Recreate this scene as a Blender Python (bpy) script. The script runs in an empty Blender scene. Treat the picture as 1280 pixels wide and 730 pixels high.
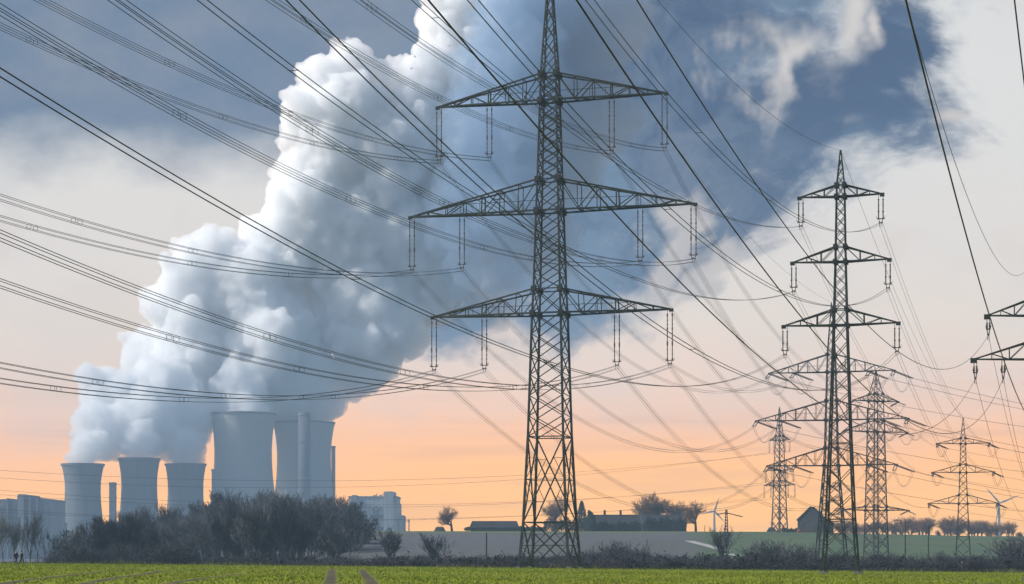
import bpy, bmesh, math, random
import numpy as np
from mathutils import Vector, Matrix, noise as mnoise

# ------------------------------------------------------------------ camera, sky, sun, exposure
scene = bpy.context.scene
col = scene.collection
F, HY, EYE = 2500.0, 693.0, 2.0          # focal length in picture pixels (1280 wide), horizon row, eye height
cam_d = bpy.data.cameras.new('camera')
cam_d.sensor_width = 36.0
cam_d.lens = 36.0 * F / 1280.0
cam_d.shift_y = (HY - 365.0) / 1280.0
cam_d.clip_start, cam_d.clip_end = 0.5, 30000.0
cam = bpy.data.objects.new('camera', cam_d)
col.objects.link(cam)
cam.location = (0, 0, EYE)
cam.rotation_euler = (math.radians(90), 0, 0)
scene.camera = cam
scene.view_settings.view_transform = 'Standard'
scene.view_settings.look = 'None'
scene.view_settings.exposure = 0.0
scene.view_settings.gamma = 1.0
scene.view_settings.use_curve_mapping = False
cy = scene.cycles
cy.use_denoising = True
cy.volume_bounces = 18
cy.max_bounces = 22
cy.transparent_max_bounces = 16
cy.diffuse_bounces = 3
cy.caustics_reflective = cy.caustics_refractive = False

SUN_AZ, SUN_EL = math.radians(-100), math.radians(37)       # clockwise from +Y: the sun stands to the left, behind the viewer
sun_dir = Vector((math.sin(SUN_AZ) * math.cos(SUN_EL), math.cos(SUN_AZ) * math.cos(SUN_EL), math.sin(SUN_EL)))


def lin(r, g, b):
    f = lambda c: ((c / 255 + 0.055) / 1.055) ** 2.4 if c > 10 else c / 255 / 12.92
    return (f(r), f(g), f(b), 1.0)


def c4w(r, g, b): return (r, g, b, 1.0)


class S:
    """a node socket with arithmetic"""
    nt = None

    def __init__(self, s): self.s = s

    @staticmethod
    def m(op, *a, clamp=False):
        n = S.nt.nodes.new('ShaderNodeMath'); n.operation = op; n.use_clamp = clamp
        for i, v in enumerate(a):
            if isinstance(v, S): S.nt.links.new(v.s, n.inputs[i])
            else: n.inputs[i].default_value = v
        return S(n.outputs[0])

    def __add__(self, o): return S.m('ADD', self, o)
    __radd__ = __add__
    def __sub__(self, o): return S.m('SUBTRACT', self, o)
    def __rsub__(self, o): return S.m('SUBTRACT', o, self)
    def __mul__(self, o): return S.m('MULTIPLY', self, o)
    __rmul__ = __mul__
    def __truediv__(self, o): return S.m('DIVIDE', self, o)


def smooth(x, a, b):
    n = S.nt.nodes.new('ShaderNodeMapRange'); n.interpolation_type = 'SMOOTHSTEP'
    S.nt.links.new(x.s, n.inputs['Value'])
    n.inputs['From Min'].default_value, n.inputs['From Max'].default_value = a, b
    return S(n.outputs['Result'])


def mixc(fac, a, b, blend='MIX'):
    n = S.nt.nodes.new('ShaderNodeMix'); n.data_type = 'RGBA'; n.blend_type = blend
    for v, i in ((fac, 0), (a, 6), (b, 7)):
        if isinstance(v, S): S.nt.links.new(v.s, n.inputs[i])
        else: n.inputs[i].default_value = v
    return S(n.outputs[2])


def ramp(fac, stops, interp='LINEAR'):
    n = S.nt.nodes.new('ShaderNodeValToRGB'); e = n.color_ramp.elements
    n.color_ramp.interpolation = interp
    while len(e) < len(stops): e.new(0.5)
    for el, (p, c) in zip(e, stops): el.position, el.color = p, c
    S.nt.links.new(fac.s, n.inputs[0])
    return S(n.outputs[0])


def vec(x, y, z):
    n = S.nt.nodes.new('ShaderNodeCombineXYZ')
    for v, i in ((x, 0), (y, 1), (z, 2)):
        if isinstance(v, S): S.nt.links.new(v.s, n.inputs[i])
        else: n.inputs[i].default_value = v
    return S(n.outputs[0])


def fbm(v, scale, detail=5, rough=0.55, out='Fac', dist=0.0):
    n = S.nt.nodes.new('ShaderNodeTexNoise')
    if v is not None: S.nt.links.new(v.s, n.inputs['Vector'])
    n.inputs['Scale'].default_value, n.inputs['Detail'].default_value = scale, detail
    n.inputs['Roughness'].default_value, n.inputs['Distortion'].default_value = rough, dist
    return S(n.outputs[out])


world = bpy.data.worlds.new('World')
scene.world = world
world.use_nodes = True


HAZE, HAZE_GLOW = .00026, (.155, .235, .32)                     # density of the air per metre and the light it holds


def build_sky():
    nt = S.nt = world.node_tree
    nt.nodes.clear()
    out = nt.nodes.new('ShaderNodeOutputWorld')
    sky = nt.nodes.new('ShaderNodeTexSky'); sky.sky_type = 'NISHITA'; sky.sun_disc = False
    sky.sun_elevation, sky.sun_rotation = SUN_EL, SUN_AZ
    sky.dust_density = 1.5
    bg_clear = nt.nodes.new('ShaderNodeBackground'); bg_clear.inputs['Strength'].default_value = 0.15
    nt.links.new(sky.outputs[0], bg_clear.inputs['Color'])
    tc = nt.nodes.new('ShaderNodeTexCoord')
    sep = nt.nodes.new('ShaderNodeSeparateXYZ'); nt.links.new(tc.outputs['Generated'], sep.inputs[0])
    x, y, z = (S(sep.outputs[i]) for i in range(3))
    yy = S.m('MAXIMUM', y, 0.08)
    u, v = x / yy, z / yy                                    # slope to the side and slope upwards of the direction looked in
    P = vec(u, v, 0.0)
    n1 = fbm(vec(u * 1.0, v * 1.6, 3.1), 7.0, 6, 0.55)       # broad billows
    n2 = fbm(vec(u, v * 1.4, 9.7), 22.0, 6, 0.6)
    wv = v + (n1 - 0.5) * 0.06
    U = lambda px: (px - 640) / F
    V = lambda py: (HY - py) / F
    def far(py, r, g, b):                                    # the low sky is seen through the whole depth of the haze
        t = math.exp(-HAZE * min(3500.0, 205.0 / max(V(py), 1e-3))); k = lin(r, g, b)
        return tuple(max((k[i] - (1 - t) * HAZE_GLOW[i]) / t, 0.0) for i in range(3)) + (1.0,)
    tops = [(max(0.0, V(py)) / .4, far(py, *k)) for py, k in ((693, (254, 194, 134)), (660, (255, 194, 133)), (620, (255, 194, 134)), (585, (253, 192, 136)), (550, (249, 192, 149)),
            (510, (237, 199, 177)), (460, (226, 206, 195)), (390, (222, 212, 204)), (320, (219, 214, 210)), (220, (217, 216, 215)), (90, (218, 219, 219)), (-120, (212, 213, 216)), (-307, (190, 198, 212)))]
    c = ramp(wv / 0.4, tops)
    # thin brighter and greyer veils over the right side
    veil = smooth(n2 + (n1 - 0.5) * 0.8, 0.45, 0.75)
    c = mixc(veil * 0.55 * smooth(v, 0.08, 0.2), c, lin(232, 216, 207))
    streak = fbm(vec(u * 2.2, v * 34.0, 30.0), 3.0, 5, 0.6)
    c = mixc(smooth(streak, 0.47, 0.66) * 0.45 * smooth(v, 0.11, 0.06), c, mixc(0.5, c, c4w(1.0, .52, .26)))
    c = mixc(smooth(n1, 0.55, 0.75) * 0.35 * smooth(v, 0.12, 0.2), c, lin(196, 203, 212))
    # slate cloud deck over the left
    deck = smooth(v + (n1 - 0.5) * 0.10 + (n2 - 0.5) * 0.02 - u * 0.03, V(246), V(140)) * smooth(u, U(880), U(560))
    tone = smooth(n2 * 0.6 + n1 * 0.6, 0.45, 0.85)
    c = mixc(deck, c, mixc(tone, lin(112, 133, 160), lin(143, 151, 168)))

    wn = fbm(vec(u, v * 1.2, 5.3), 7.0, 5, 0.52, 'Color', 0.4)
    ws = nt.nodes.new('ShaderNodeSeparateColor'); nt.links.new(wn.s, ws.inputs[0])
    uw, vw = u + (S(ws.outputs[0]) - 0.5) * 0.16, v + (S(ws.outputs[1]) - 0.5) * 0.16

    def mass(lobes):
        m = None
        for px, py, rx, ry in lobes:
            dx, dy = (uw - U(px)) * (F / rx), (vw - V(py)) * (F / ry)
            e = 1.0 - S.m('SQRT', dx * dx + dy * dy)
            m = e if m is None else S.m('SMOOTH_MAX', m, e, 0.3)
        return m
    n3 = fbm(vec(uw, vw * 1.3, 14.2), 48.0, 8, 0.66)
    ragged = (n1 - 0.5) * 1.7 + (n2 - 0.5) * 1.5 + (n3 - 0.5) * 0.9
    # the smoke-blue cloud trailing off to the upper right
    dark = mass([(700, 120, 230, 240), (870, 60, 190, 170), (1010, 150, 190, 120), (1090, 60, 95, 160), (880, 225, 95, 90), (665, 315, 125, 105), (940, -70, 280, 130), (575, 395, 85, 50)])
    dk = smooth(dark + ragged * 0.8, -0.20, 0.55)
    dtone = smooth(mass([(1040, 130, 150, 110), (1095, 40, 90, 140), (900, 200, 80, 120), (840, 10, 120, 90)]) + ragged, -0.5, 0.55)
    c = mixc(dk, c, mixc(dtone, lin(113, 137, 165), lin(74, 96, 129)))
    wisp = fbm(vec(uw * 1.0, vw * 1.7, 21.0), 16.0, 7, 0.62)
    c = mixc(smooth(wisp * 0.7 + n3 * 0.35 + (n1 - 0.5) * 0.5, 0.48, 0.74) * dk * 0.42, c, lin(150, 163, 180))
    c = mixc(smooth(wisp + (n1 - 0.5) * 0.4, 0.48, 0.30) * dk * 0.5, c, lin(72, 93, 125))
    gap = smooth(mass([(1020, 12, 38, 115), (1055, 45, 22, 44), (962, 95, 26, 70)]) + ragged * 0.6, -0.20, 0.85)
    c = mixc(gap * 0.9, c, lin(226, 219, 214))
    gap2 = smooth(mass([(832, 272, 42, 62), (782, 322, 60, 40), (905, 300, 40, 40), (1100, 190, 60, 26)]) + ragged * 0.8, -0.15, 0.7)
    c = mixc(gap2 * 0.8, c, lin(221, 212, 207))
    bg_cloud = nt.nodes.new('ShaderNodeBackground')
    nt.links.new(c.s, bg_cloud.inputs['Color']); bg_cloud.inputs['Strength'].default_value = 1.0
    cover = smooth(y, 0.25, 0.7) * smooth(z, 0.62, 0.38)     # clouded ahead, opening to clear sky overhead and behind
    mx = nt.nodes.new('ShaderNodeMixShader')
    nt.links.new(cover.s, mx.inputs[0]); nt.links.new(bg_clear.outputs[0], mx.inputs[1]); nt.links.new(bg_cloud.outputs[0], mx.inputs[2])
    nt.links.new(mx.outputs[0], out.inputs['Surface'])


build_sky()
sun_l = bpy.data.lights.new('sun', 'SUN')
sun_l.energy, sun_l.angle, sun_l.color = 5.0, math.radians(0.6), (1.0, 0.93, 0.84)
sun_o = bpy.data.objects.new('sun', sun_l)
col.objects.link(sun_o)
sun_o.rotation_euler = sun_dir.to_track_quat('Z', 'Y').to_euler()
# ------------------------------------------------------------------ helpers
class MB:
    """collects shapes that become ONE mesh"""
    def __init__(self): self.v, self.f, self.n, self.mi, self.cur = [], [], 0, [], 0

    def add(self, verts, faces):
        n = self.n
        self.v.extend([tuple(p) for p in verts]); self.f.extend([tuple(i + n for i in q) for q in faces])
        self.mi.extend([self.cur] * len(faces)); self.n += len(verts)

    def beam(self, p, q, w, h=None):
        """an angle iron or bar of square section between two points"""
        p, q = Vector(p), Vector(q); d = (q - p)
        if d.length < 1e-6: return
        d.normalize()
        a = d.cross(Vector((0, 0, 1)) if abs(d.z) < .9 else Vector((1, 0, 0))).normalized(); b = d.cross(a)
        a, b = a * (w / 2), b * ((h or w) / 2)
        vs = [p - a - b, p + a - b, p + a + b, p - a + b, q - a - b, q + a - b, q + a + b, q - a + b]
        self.add(vs, [(0, 1, 2, 3), (7, 6, 5, 4), (0, 4, 5, 1), (1, 5, 6, 2), (2, 6, 7, 3), (3, 7, 4, 0)])

    def box(self, c, s, rz=0.0):
        x, y, z = s[0] / 2, s[1] / 2, s[2] / 2; ca, sa = math.cos(rz), math.sin(rz)
        vs = [(c[0] + ca * i * x - sa * j * y, c[1] + sa * i * x + ca * j * y, c[2] + k * z) for k in (-1, 1) for i, j in ((-1, -1), (1, -1), (1, 1), (-1, 1))]
        self.add(vs, [(3, 2, 1, 0), (4, 5, 6, 7), (0, 1, 5, 4), (1, 2, 6, 5), (2, 3, 7, 6), (3, 0, 4, 7)])

    def tube(self, pts, r, n=5, caps=True):
        pts = [Vector(p) for p in pts]; rs = r if isinstance(r, (list, tuple)) else [r] * len(pts)
        vs = []; a = None
        for i, p in enumerate(pts):
            d = (pts[min(i + 1, len(pts) - 1)] - pts[max(i - 1, 0)])
            d = d.normalized() if d.length > 1e-9 else Vector((0, 0, 1))
            if a is None: a = d.cross(Vector((0, 0, 1)) if abs(d.z) < .9 else Vector((1, 0, 0))).normalized()
            else:
                a = a - d * a.dot(d); a.normalize()
            b = d.cross(a)
            vs += [p + (a * math.cos(2 * math.pi * k / n) + b * math.sin(2 * math.pi * k / n)) * rs[i] for k in range(n)]
        fs = [(i * n + k, i * n + (k + 1) % n, (i + 1) * n + (k + 1) % n, (i + 1) * n + k) for i in range(len(pts) - 1) for k in range(n)]
        if caps: fs += [tuple(range(n - 1, -1, -1)), tuple((len(pts) - 1) * n + k for k in range(n))]
        self.add(vs, fs)

    def lathe(self, prof, n=32, c=(0, 0, 0), close=False):
        vs = [(c[0] + r * math.cos(2 * math.pi * k / n), c[1] + r * math.sin(2 * math.pi * k / n), c[2] + z) for r, z in prof for k in range(n)]
        m = len(prof)
        fs = [(i * n + k, i * n + (k + 1) % n, (i + 1) * n + (k + 1) % n, (i + 1) * n + k) for i in range(m - 1) for k in range(n)]
        if close: fs += [tuple(range(n - 1, -1, -1)), tuple((m - 1) * n + k for k in range(n))]
        self.add(vs, fs)

    def prism(self, poly, y0, y1, rz=0.0, c=(0, 0, 0)):
        """an outline in x,z pulled along y"""
        n = len(poly); ca, sa = math.cos(rz), math.sin(rz)
        vs = [(c[0] + ca * x - sa * y, c[1] + sa * x + ca * y, c[2] + z) for y in (y0, y1) for x, z in poly]
        self.add(vs, [tuple(range(n)), tuple(range(2 * n - 1, n - 1, -1))] + [(i, i + n, (i + 1) % n + n, (i + 1) % n) for i in range(n)])

    def build(self, name, mats, parent=None, smooth=False):
        me = bpy.data.meshes.new(name); me.from_pydata(self.v, [], self.f)
        for m in (mats if isinstance(mats, (list, tuple)) else [mats]): me.materials.append(m)
        if any(self.mi): me.polygons.foreach_set('material_index', self.mi)
        if smooth: me.polygons.foreach_set('use_smooth', [True] * len(me.polygons))
        me.update()
        o = bpy.data.objects.new(name, me); col.objects.link(o)
        if parent is not None: o.parent = parent
        return o


PLANT = 2500.0                                               # metres to the power station: there one picture pixel is one metre
def at(px, py, Y): return Vector(((px - 640) / F * Y, Y, EYE + (HY - py) / F * Y))


def tag(o, label=None, cat=None, group=None, kind=None):
    for k, v in (('label', label), ('category', cat), ('group', group), ('kind', kind)):
        if v: o[k] = v
    return o


def thing(name, label, cat, loc=(0, 0, 0), rz=0.0, group=None):
    o = bpy.data.objects.new(name, None); col.objects.link(o)
    o.empty_display_size = .5
    o.location = loc; o.rotation_euler = (0, 0, rz)
    return tag(o, label, cat, group)


def dup(root, loc, rz, scale=1.0, label=None, group=None):
    r = root.copy(); col.objects.link(r); r.location = loc; r.rotation_euler = (0, 0, rz)
    r.scale = scale if isinstance(scale, tuple) else (scale,) * 3
    if label: r['label'] = label
    if group: r['group'] = group
    for ch in root.children:
        c = ch.copy(); col.objects.link(c); c.parent = r
        for g in ch.children:
            d = g.copy(); col.objects.link(d); d.parent = c
    return r


def material(name, build=None, color=(.5, .5, .5, 1), rough=.8, metal=0.0, spec=.3):
    m = bpy.data.materials.new(name); m.use_nodes = True
    S.nt = m.node_tree
    b = m.node_tree.nodes['Principled BSDF']
    b.inputs['Base Color'].default_value = color; b.inputs['Roughness'].default_value = rough
    b.inputs['Metallic'].default_value = metal; b.inputs['Specular IOR Level'].default_value = spec
    if build:
        c = build()
        if c is not None: m.node_tree.links.new(c.s, b.inputs['Base Color'])
    return m


def obj_co():
    n = S.nt.nodes.new('ShaderNodeTexCoord'); return S(n.outputs['Object'])


def xyz(v):
    n = S.nt.nodes.new('ShaderNodeSeparateXYZ'); S.nt.links.new(v.s, n.inputs[0]); return [S(n.outputs[i]) for i in range(3)]


def mottle(c1, c2, scale, detail=4, lo=.35, hi=.65, stretch=(1, 1, 1)):
    def f():
        x, y, z = xyz(obj_co())
        return mixc(smooth(fbm(vec(x * stretch[0], y * stretch[1], z * stretch[2]), scale, detail), lo, hi), c1, c2)
    return f


def c4(r, g, b): return (r, g, b, 1.0)


# ------------------------------------------------------------------ ground
def sstep(t):
    t = min(max(t, 0.0), 1.0); return t * t * (3 - 2 * t)


EDGE = 268.0                                                  # the field ends here


def hgt(X, Y):
    f = .2 - .0094 * min(max(X, -160.0), 160.0)
    if Y < EDGE: return f + .12 * mnoise.noise((X / 35, Y / 35, 0)) * min(1.0, max(0, (EDGE - Y) / 60))
    low = -2.5 + .5 * mnoise.noise((X / 60, Y / 60, 3))
    w = sstep((X + .136 * Y) / (.062 * Y))
    crest = 14.2 + .8 * mnoise.noise((X / 240, 1.7, .3)) - 1.6 * sstep((X - .12 * Y) / (.12 * Y))
    hill = crest * sstep((Y - 450) / 430) * w - max(0.0, Y - 930) * .0035 * w
    z = low + max(hill, 0.0)
    t = sstep((Y - EDGE) / 34)
    return f * (1 - t) + z * t


def ray_ground(px, py, y0=60.0, y1=3000.0):
    """the point of the ground seen at a picture position"""
    Y = y0
    while Y < y1:
        if hgt((px - 640) / F * Y, Y) >= EYE + (HY - py) / F * Y: return Vector(((px - 640) / F * Y, Y, hgt((px - 640) / F * Y, Y)))
        Y += 1.0
    Y = 1000.0
    return Vector(((px - 640) / F * Y, Y, hgt((px - 640) / F * Y, Y)))


def stand(px, Y):
    X = (px - 640) / F * Y
    return Vector((X, Y, hgt(X, Y)))


tram = []
for a, b in (((412, 733), (415, 712)), ((468, 733), (452, 712)), ((-10, 731), (125, 714.5)), ((125, 714.5), (185, 711)), ((96, 731), (205, 713)), ((205, 713), (260, 710.5)),
             ((1050, 717.2), (1135, 722)), ((1135, 722), (1260, 731)), ((200, 731), (300, 717))):
    def flat(p):
        X = Y = 0.0; Y = 200.0
        for _ in range(30):
            X = (p[0] - 640) / F * Y
            Y = max(60.0, min(330.0, (EYE - (.2 - .0094 * X)) * F / (p[1] - HY)))
        return ((p[0] - 640) / F * Y, Y)
    tram.append((flat(a), flat(b)))


def ground_colour():
    x, y, z = xyz(obj_co())
    p = vec(x, y, 0.0)
    n1, n2, n3 = fbm(p, .035, 5), fbm(p, .35, 6, .65), fbm(vec(x * 1.0, y * .25, 0.0), 2.2, 5, .7)
    wheat = mixc(smooth(n1, .35, .65), c4(.165, .205, .010), c4(.215, .23, .016))
    wheat = mixc(smooth(n2, .40, .72) * .55, wheat, c4(.11, .145, .018))
    wheat = mixc(smooth(n3, .52, .74) * .45, wheat, c4(.22, .21, .05))
    wheat = mixc(smooth(fbm(p, .06, 3, .5), .52, .68) * .6, wheat, c4(.20, .15, .03))
    # drilled rows and the bare wheel tracks through the crop
    bare = None
    for (ax, ay), (bx, by) in tram:
        L = math.hypot(bx - ax, by - ay); tx, ty = (bx - ax) / L, (by - ay) / L
        along = (x - ax) * tx + (y - ay) * ty
        off = (x - ax) * -ty + (y - ay) * tx + (n2 - .5) * .9
        wob = S.m('ABSOLUTE', off)
        k = smooth(wob, .58, .22) * smooth(along, -3.0, 1.0) * smooth(along - L, 3.0, -1.0)
        bare = k if bare is None else S.m('MAXIMUM', bare, k)
    wheat = mixc(bare * smooth(n2, .30, .48) * .95, wheat, mixc(n2, c4(.045, .036, .032), c4(.10, .078, .062)))
    rough = mixc(smooth(n2, .35, .7), c4(.045, .042, .03), c4(.085, .075, .05))
    rough = mixc(smooth(n1, .5, .6), rough, c4(.05, .065, .028))
    plough = mixc(smooth(n2, .3, .7), c4(.083, .085, .092), c4(.124, .124, .128))
    rows = S.m('SINE', (x * .8 + y * .25) * 1.3)
    plough = mixc(smooth(rows + n2 * 2.0 - 1.0, .3, .9) * .3, plough, c4(.07, .062, .062))
    meadow = mixc(smooth(n1 * .5 + n2 * .5, .38, .62), c4(.055, .090, .055), c4(.085, .12, .06))
    n4 = fbm(p, .012, 6, .6)
    plough = mixc(smooth(n4, .42, .62) * .55, plough, c4(.085, .092, .075))
    plough = mixc(smooth(fbm(vec(x * .3, y * .06, 4.0), 1.0, 5, .6), .5, .7) * .5, plough, c4(.065, .06, .066))
    meadow = mixc(smooth(n4, .45, .65) * .6, meadow, c4(.10, .115, .06))
    far = mixc(smooth(x - y * .092 + (n1 - .5) * 34.0 + (n2 - .5) * 8.0, -5.0, 5.0), plough, meadow)
    far = mixc(smooth(z + (n1 - .5) * 1.2, 10.6, 11.2), far, c4(.09, .13, .045))
    c = mixc(smooth(y + (n1 - .5) * 60.0, 455.0, 500.0), rough, far)
    c = mixc(smooth(y + (n2 - .5) * 6.0, EDGE - 1.0, EDGE + 1.5), wheat, c)
    return c


def build_ground():
    xs = sorted(set(list(np.arange(-260, 261, 5.0)) + list(np.arange(-900, -260, 20.0)) + list(np.arange(280, 901, 20.0)) + list(np.arange(-3400, -900, 125.0)) + list(np.arange(1000, 3401, 125.0))))
    ys = sorted(set(list(np.arange(-60, 240, 10.0)) + list(np.arange(240, 320, 2.5)) + list(np.arange(320, 1000, 8.0)) + list(np.arange(1000, 3501, 50.0))))
    V = [(x, y, hgt(x, y)) for y in ys for x in xs]; n = len(xs)
    Fc = [(j * n + i, j * n + i + 1, (j + 1) * n + i + 1, (j + 1) * n + i) for j in range(len(ys) - 1) for i in range(n - 1)]
    me = bpy.data.meshes.new('ground'); me.from_pydata(V, [], Fc)
    me.polygons.foreach_set('use_smooth', [True] * len(Fc))
    me.materials.append(material('soil and crops', ground_colour, rough=.95, spec=.1))
    o = bpy.data.objects.new('ground', me); col.objects.link(o); tag(o, kind='structure')


build_ground()


def build_path():
    mb = MB(); m = material('pale gravel', mottle(c4(.38, .37, .35), c4(.28, .27, .25), .8), rough=.9)
    for pts, w in ((((861, 676.5), (880, 681.5), (900, 687.0), (907, 689.5)), 1.8), (((908, 693.0), (935, 696.5)), 2.0)):
        P = [ray_ground(px, py, 330) for px, py in pts]
        Q = [P[i].lerp(P[i + 1], t / 12) for i in range(len(P) - 1) for t in range(12)] + [P[-1]]
        vs = []
        for i, q in enumerate(Q):
            d = (Q[min(i + 1, len(Q) - 1)] - Q[max(i - 1, 0)]); s = Vector((d.y, -d.x, 0)).normalized() * w
            for k in (-1, 1):
                a = q + s * k; vs.append((a.x, a.y, hgt(a.x, a.y) + .15))
        mb.add(vs, [(2 * i, 2 * i + 1, 2 * i + 3, 2 * i + 2) for i in range(len(Q) - 1)])
    tag(mb.build('path', m), kind='structure')


build_path()


def build_crop():
    rng = np.random.default_rng(4); mats = [material('wheat blade', color=c4(.165, .218, .010), rough=.8, spec=.08), material('pale wheat blade', color=c4(.18, .21, .014), rough=.8, spec=.06)]
    n = 110000
    Y = 72 + (EDGE - 72) * rng.random(n) ** .8; X = (rng.random(n) - .5) * 2 * .30 * Y
    keep = np.ones(n, bool)
    for (ax, ay), (bx, by) in tram:
        L = math.hypot(bx - ax, by - ay); tx, ty = (bx - ax) / L, (by - ay) / L
        al = (X - ax) * tx + (Y - ay) * ty; off = np.abs((X - ax) * -ty + (Y - ay) * tx)
        keep &= ~((off < .48) & (al > -2) & (al < L + 2))
    X, Y = X[keep], Y[keep]
    h = .06 + .08 * rng.random(len(X)) ** 2; a = rng.random(len(X)) * 6.28; w = .03 + .04 * rng.random(len(X))
    vs, fs, mi = [], [], []
    for i in range(len(X)):
        x, y = float(X[i]), float(Y[i]); z = hgt(x, y); ca, sa = math.cos(a[i]) * w[i], math.sin(a[i]) * w[i]
        vs += [(x - ca, y - sa, z - .02), (x + ca, y + sa, z - .02), (x + sa * 1.5, y - ca * 1.5, z + float(h[i]))]
        fs.append((3 * i, 3 * i + 1, 3 * i + 2)); mi.append(1 if (i * 7919) % 10 < 3 else 0)
    me = bpy.data.meshes.new('young_wheat'); me.from_pydata(vs, [], fs)
    for m in mats: me.materials.append(m)
    me.polygons.foreach_set('material_index', mi)
    o = bpy.data.objects.new('young_wheat', me); col.objects.link(o)
    tag(o, 'yellow green young wheat covering the near field', 'crop', kind='stuff')


build_crop()

def build_margin():
    rng = np.random.default_rng(9); n = 16000
    X = (rng.random(n) - .5) * 190; Y = EDGE + rng.normal(size=n) * 1.0; h = (.12 + .5 * rng.random(n) ** 3) * (.5 + .9 * np.abs(np.sin(X * .21) * np.sin(X * .057 + 1)))
    a = rng.random(n) * 6.28; w = .03 + .03 * rng.random(n); vs, fs, mi = [], [], []
    for i in range(n):
        x, y = float(X[i]), float(Y[i]); z = hgt(x, y); ca, sa = math.cos(a[i]) * w[i], math.sin(a[i]) * w[i]
        vs += [(x - ca, y - sa, z - .03), (x + ca, y + sa, z - .03), (x + sa * 3, y - ca * 3, z + float(h[i]))]; fs.append((3 * i, 3 * i + 1, 3 * i + 2)); mi.append(i % 3 // 2)
    me = bpy.data.meshes.new('margin_grass'); me.from_pydata(vs, [], fs)
    for m in (material('dry margin grass', color=c4(.12, .115, .06), rough=.9, spec=.05), material('green margin grass', color=c4(.10, .13, .03), rough=.9, spec=.05)): me.materials.append(m)
    me.polygons.foreach_set('material_index', mi)
    o = bpy.data.objects.new('margin_grass', me); col.objects.link(o); tag(o, 'rough unmown grass along the far edge of the wheat', 'grass', kind='stuff')


build_margin()

haze_m = bpy.data.materials.new('haze'); haze_m.use_nodes = True
_nt = haze_m.node_tree; _nt.nodes.clear()
_o = _nt.nodes.new('ShaderNodeOutputMaterial'); _v = _nt.nodes.new('ShaderNodeVolumePrincipled')
_v.inputs['Color'].default_value = (.36, .52, .70, 1); _v.inputs['Density'].default_value = HAZE
_nt.links.new(_v.outputs[0], _o.inputs['Volume'])
_b = MB(); _b.box((0, 1720, 101), (6900, 3620, 216))
tag(_b.build('haze', haze_m), 'thin blue winter haze lying over the whole plain', 'haze', kind='stuff')
# ------------------------------------------------------------------ steam
def mesh_obj(name, verts, faces, mat=None, parent=None):
    me = bpy.data.meshes.new(name)
    me.from_pydata(verts, [], faces)
    if mat: me.materials.append(mat)
    o = bpy.data.objects.new(name, me)
    col.objects.link(o)
    if parent is not None: o.parent = parent
    return o


def steam(name, label, blobs, voxel, seed, kids, dens, color, aniso, amp, grand=5):
    rng = random.Random(seed)
    ico = bmesh.new(); bmesh.ops.create_icosphere(ico, subdivisions=3, radius=1.0)
    iv = np.array([v.co[:] for v in ico.verts]); jf = np.array([[v.index for v in f.verts] for f in ico.faces]); ico.free()
    balls = []
    for px, py, r, dz in blobs:
        c = at(px, py, PLANT + dz); balls.append((c, r))
        for k in range(kids):
            d = Vector((rng.gauss(-.25, 1), rng.gauss(-.35, .9), rng.gauss(.15, 1))).normalized()
            rr = r * rng.uniform(.26, .44)
            c2 = c + d * (r * rng.uniform(.78, .93)); balls.append((c2, rr))
            for g in range(grand):
                d2 = (d * .9 + Vector((rng.gauss(0, 1), rng.gauss(0, 1), rng.gauss(0, 1)))).normalized()
                balls.append((c2 + d2 * rr * .85, rr * rng.uniform(.32, .52)))
    V = np.concatenate([iv * r + np.array(c[:]) for c, r in balls]); n = len(iv)
    Fc = np.concatenate([jf + i * n for i in range(len(balls))])
    tmp = mesh_obj('tmp', V.tolist(), Fc.tolist())
    md = tmp.modifiers.new('r', 'REMESH'); md.mode = 'VOXEL'; md.voxel_size = voxel
    sm = tmp.modifiers.new('s', 'SMOOTH'); sm.iterations = 1; sm.factor = .5
    dg = bpy.context.evaluated_depsgraph_get()
    me = bpy.data.meshes.new_from_object(tmp.evaluated_get(dg))
    bpy.data.objects.remove(tmp)
    nv = len(me.vertices); co = np.empty(nv * 3, np.float32); no = np.empty(nv * 3, np.float32)
    me.vertices.foreach_get('co', co); me.vertices.foreach_get('normal', no)
    co = co.reshape(-1, 3); no = no.reshape(-1, 3)
    d = np.empty(nv, np.float32)
    for i in range(nv):
        p = Vector(co[i].tolist())
        d[i] = mnoise.fractal(p / 38.0, 0.8, 2.1, 3) * amp + (abs(mnoise.noise(p / 17.0)) - .25) * amp * .8 + (.45 - mnoise.voronoi(p / 27.0)[0][0]) * amp * 1.3 + (.45 - mnoise.voronoi(p / 12.0)[0][0]) * amp * .5 + mnoise.noise(p / 6.0) * amp * .14
    co += no * d[:, None]
    me.vertices.foreach_set('co', co.ravel())
    me.polygons.foreach_set('use_smooth', np.ones(len(me.polygons), bool))
    me.update()
    m = bpy.data.materials.new(name); m.use_nodes = True
    nt = m.node_tree; nt.nodes.clear()
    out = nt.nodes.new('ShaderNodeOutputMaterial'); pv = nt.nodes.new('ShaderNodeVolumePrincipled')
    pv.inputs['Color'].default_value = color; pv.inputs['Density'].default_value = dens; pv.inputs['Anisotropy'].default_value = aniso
    nt.links.new(pv.outputs[0], out.inputs['Volume'])
    me.materials.clear(); me.materials.append(m)
    o = bpy.data.objects.new(name, me); col.objects.link(o)
    return tag(o, label, 'steam', None, 'stuff')


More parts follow.
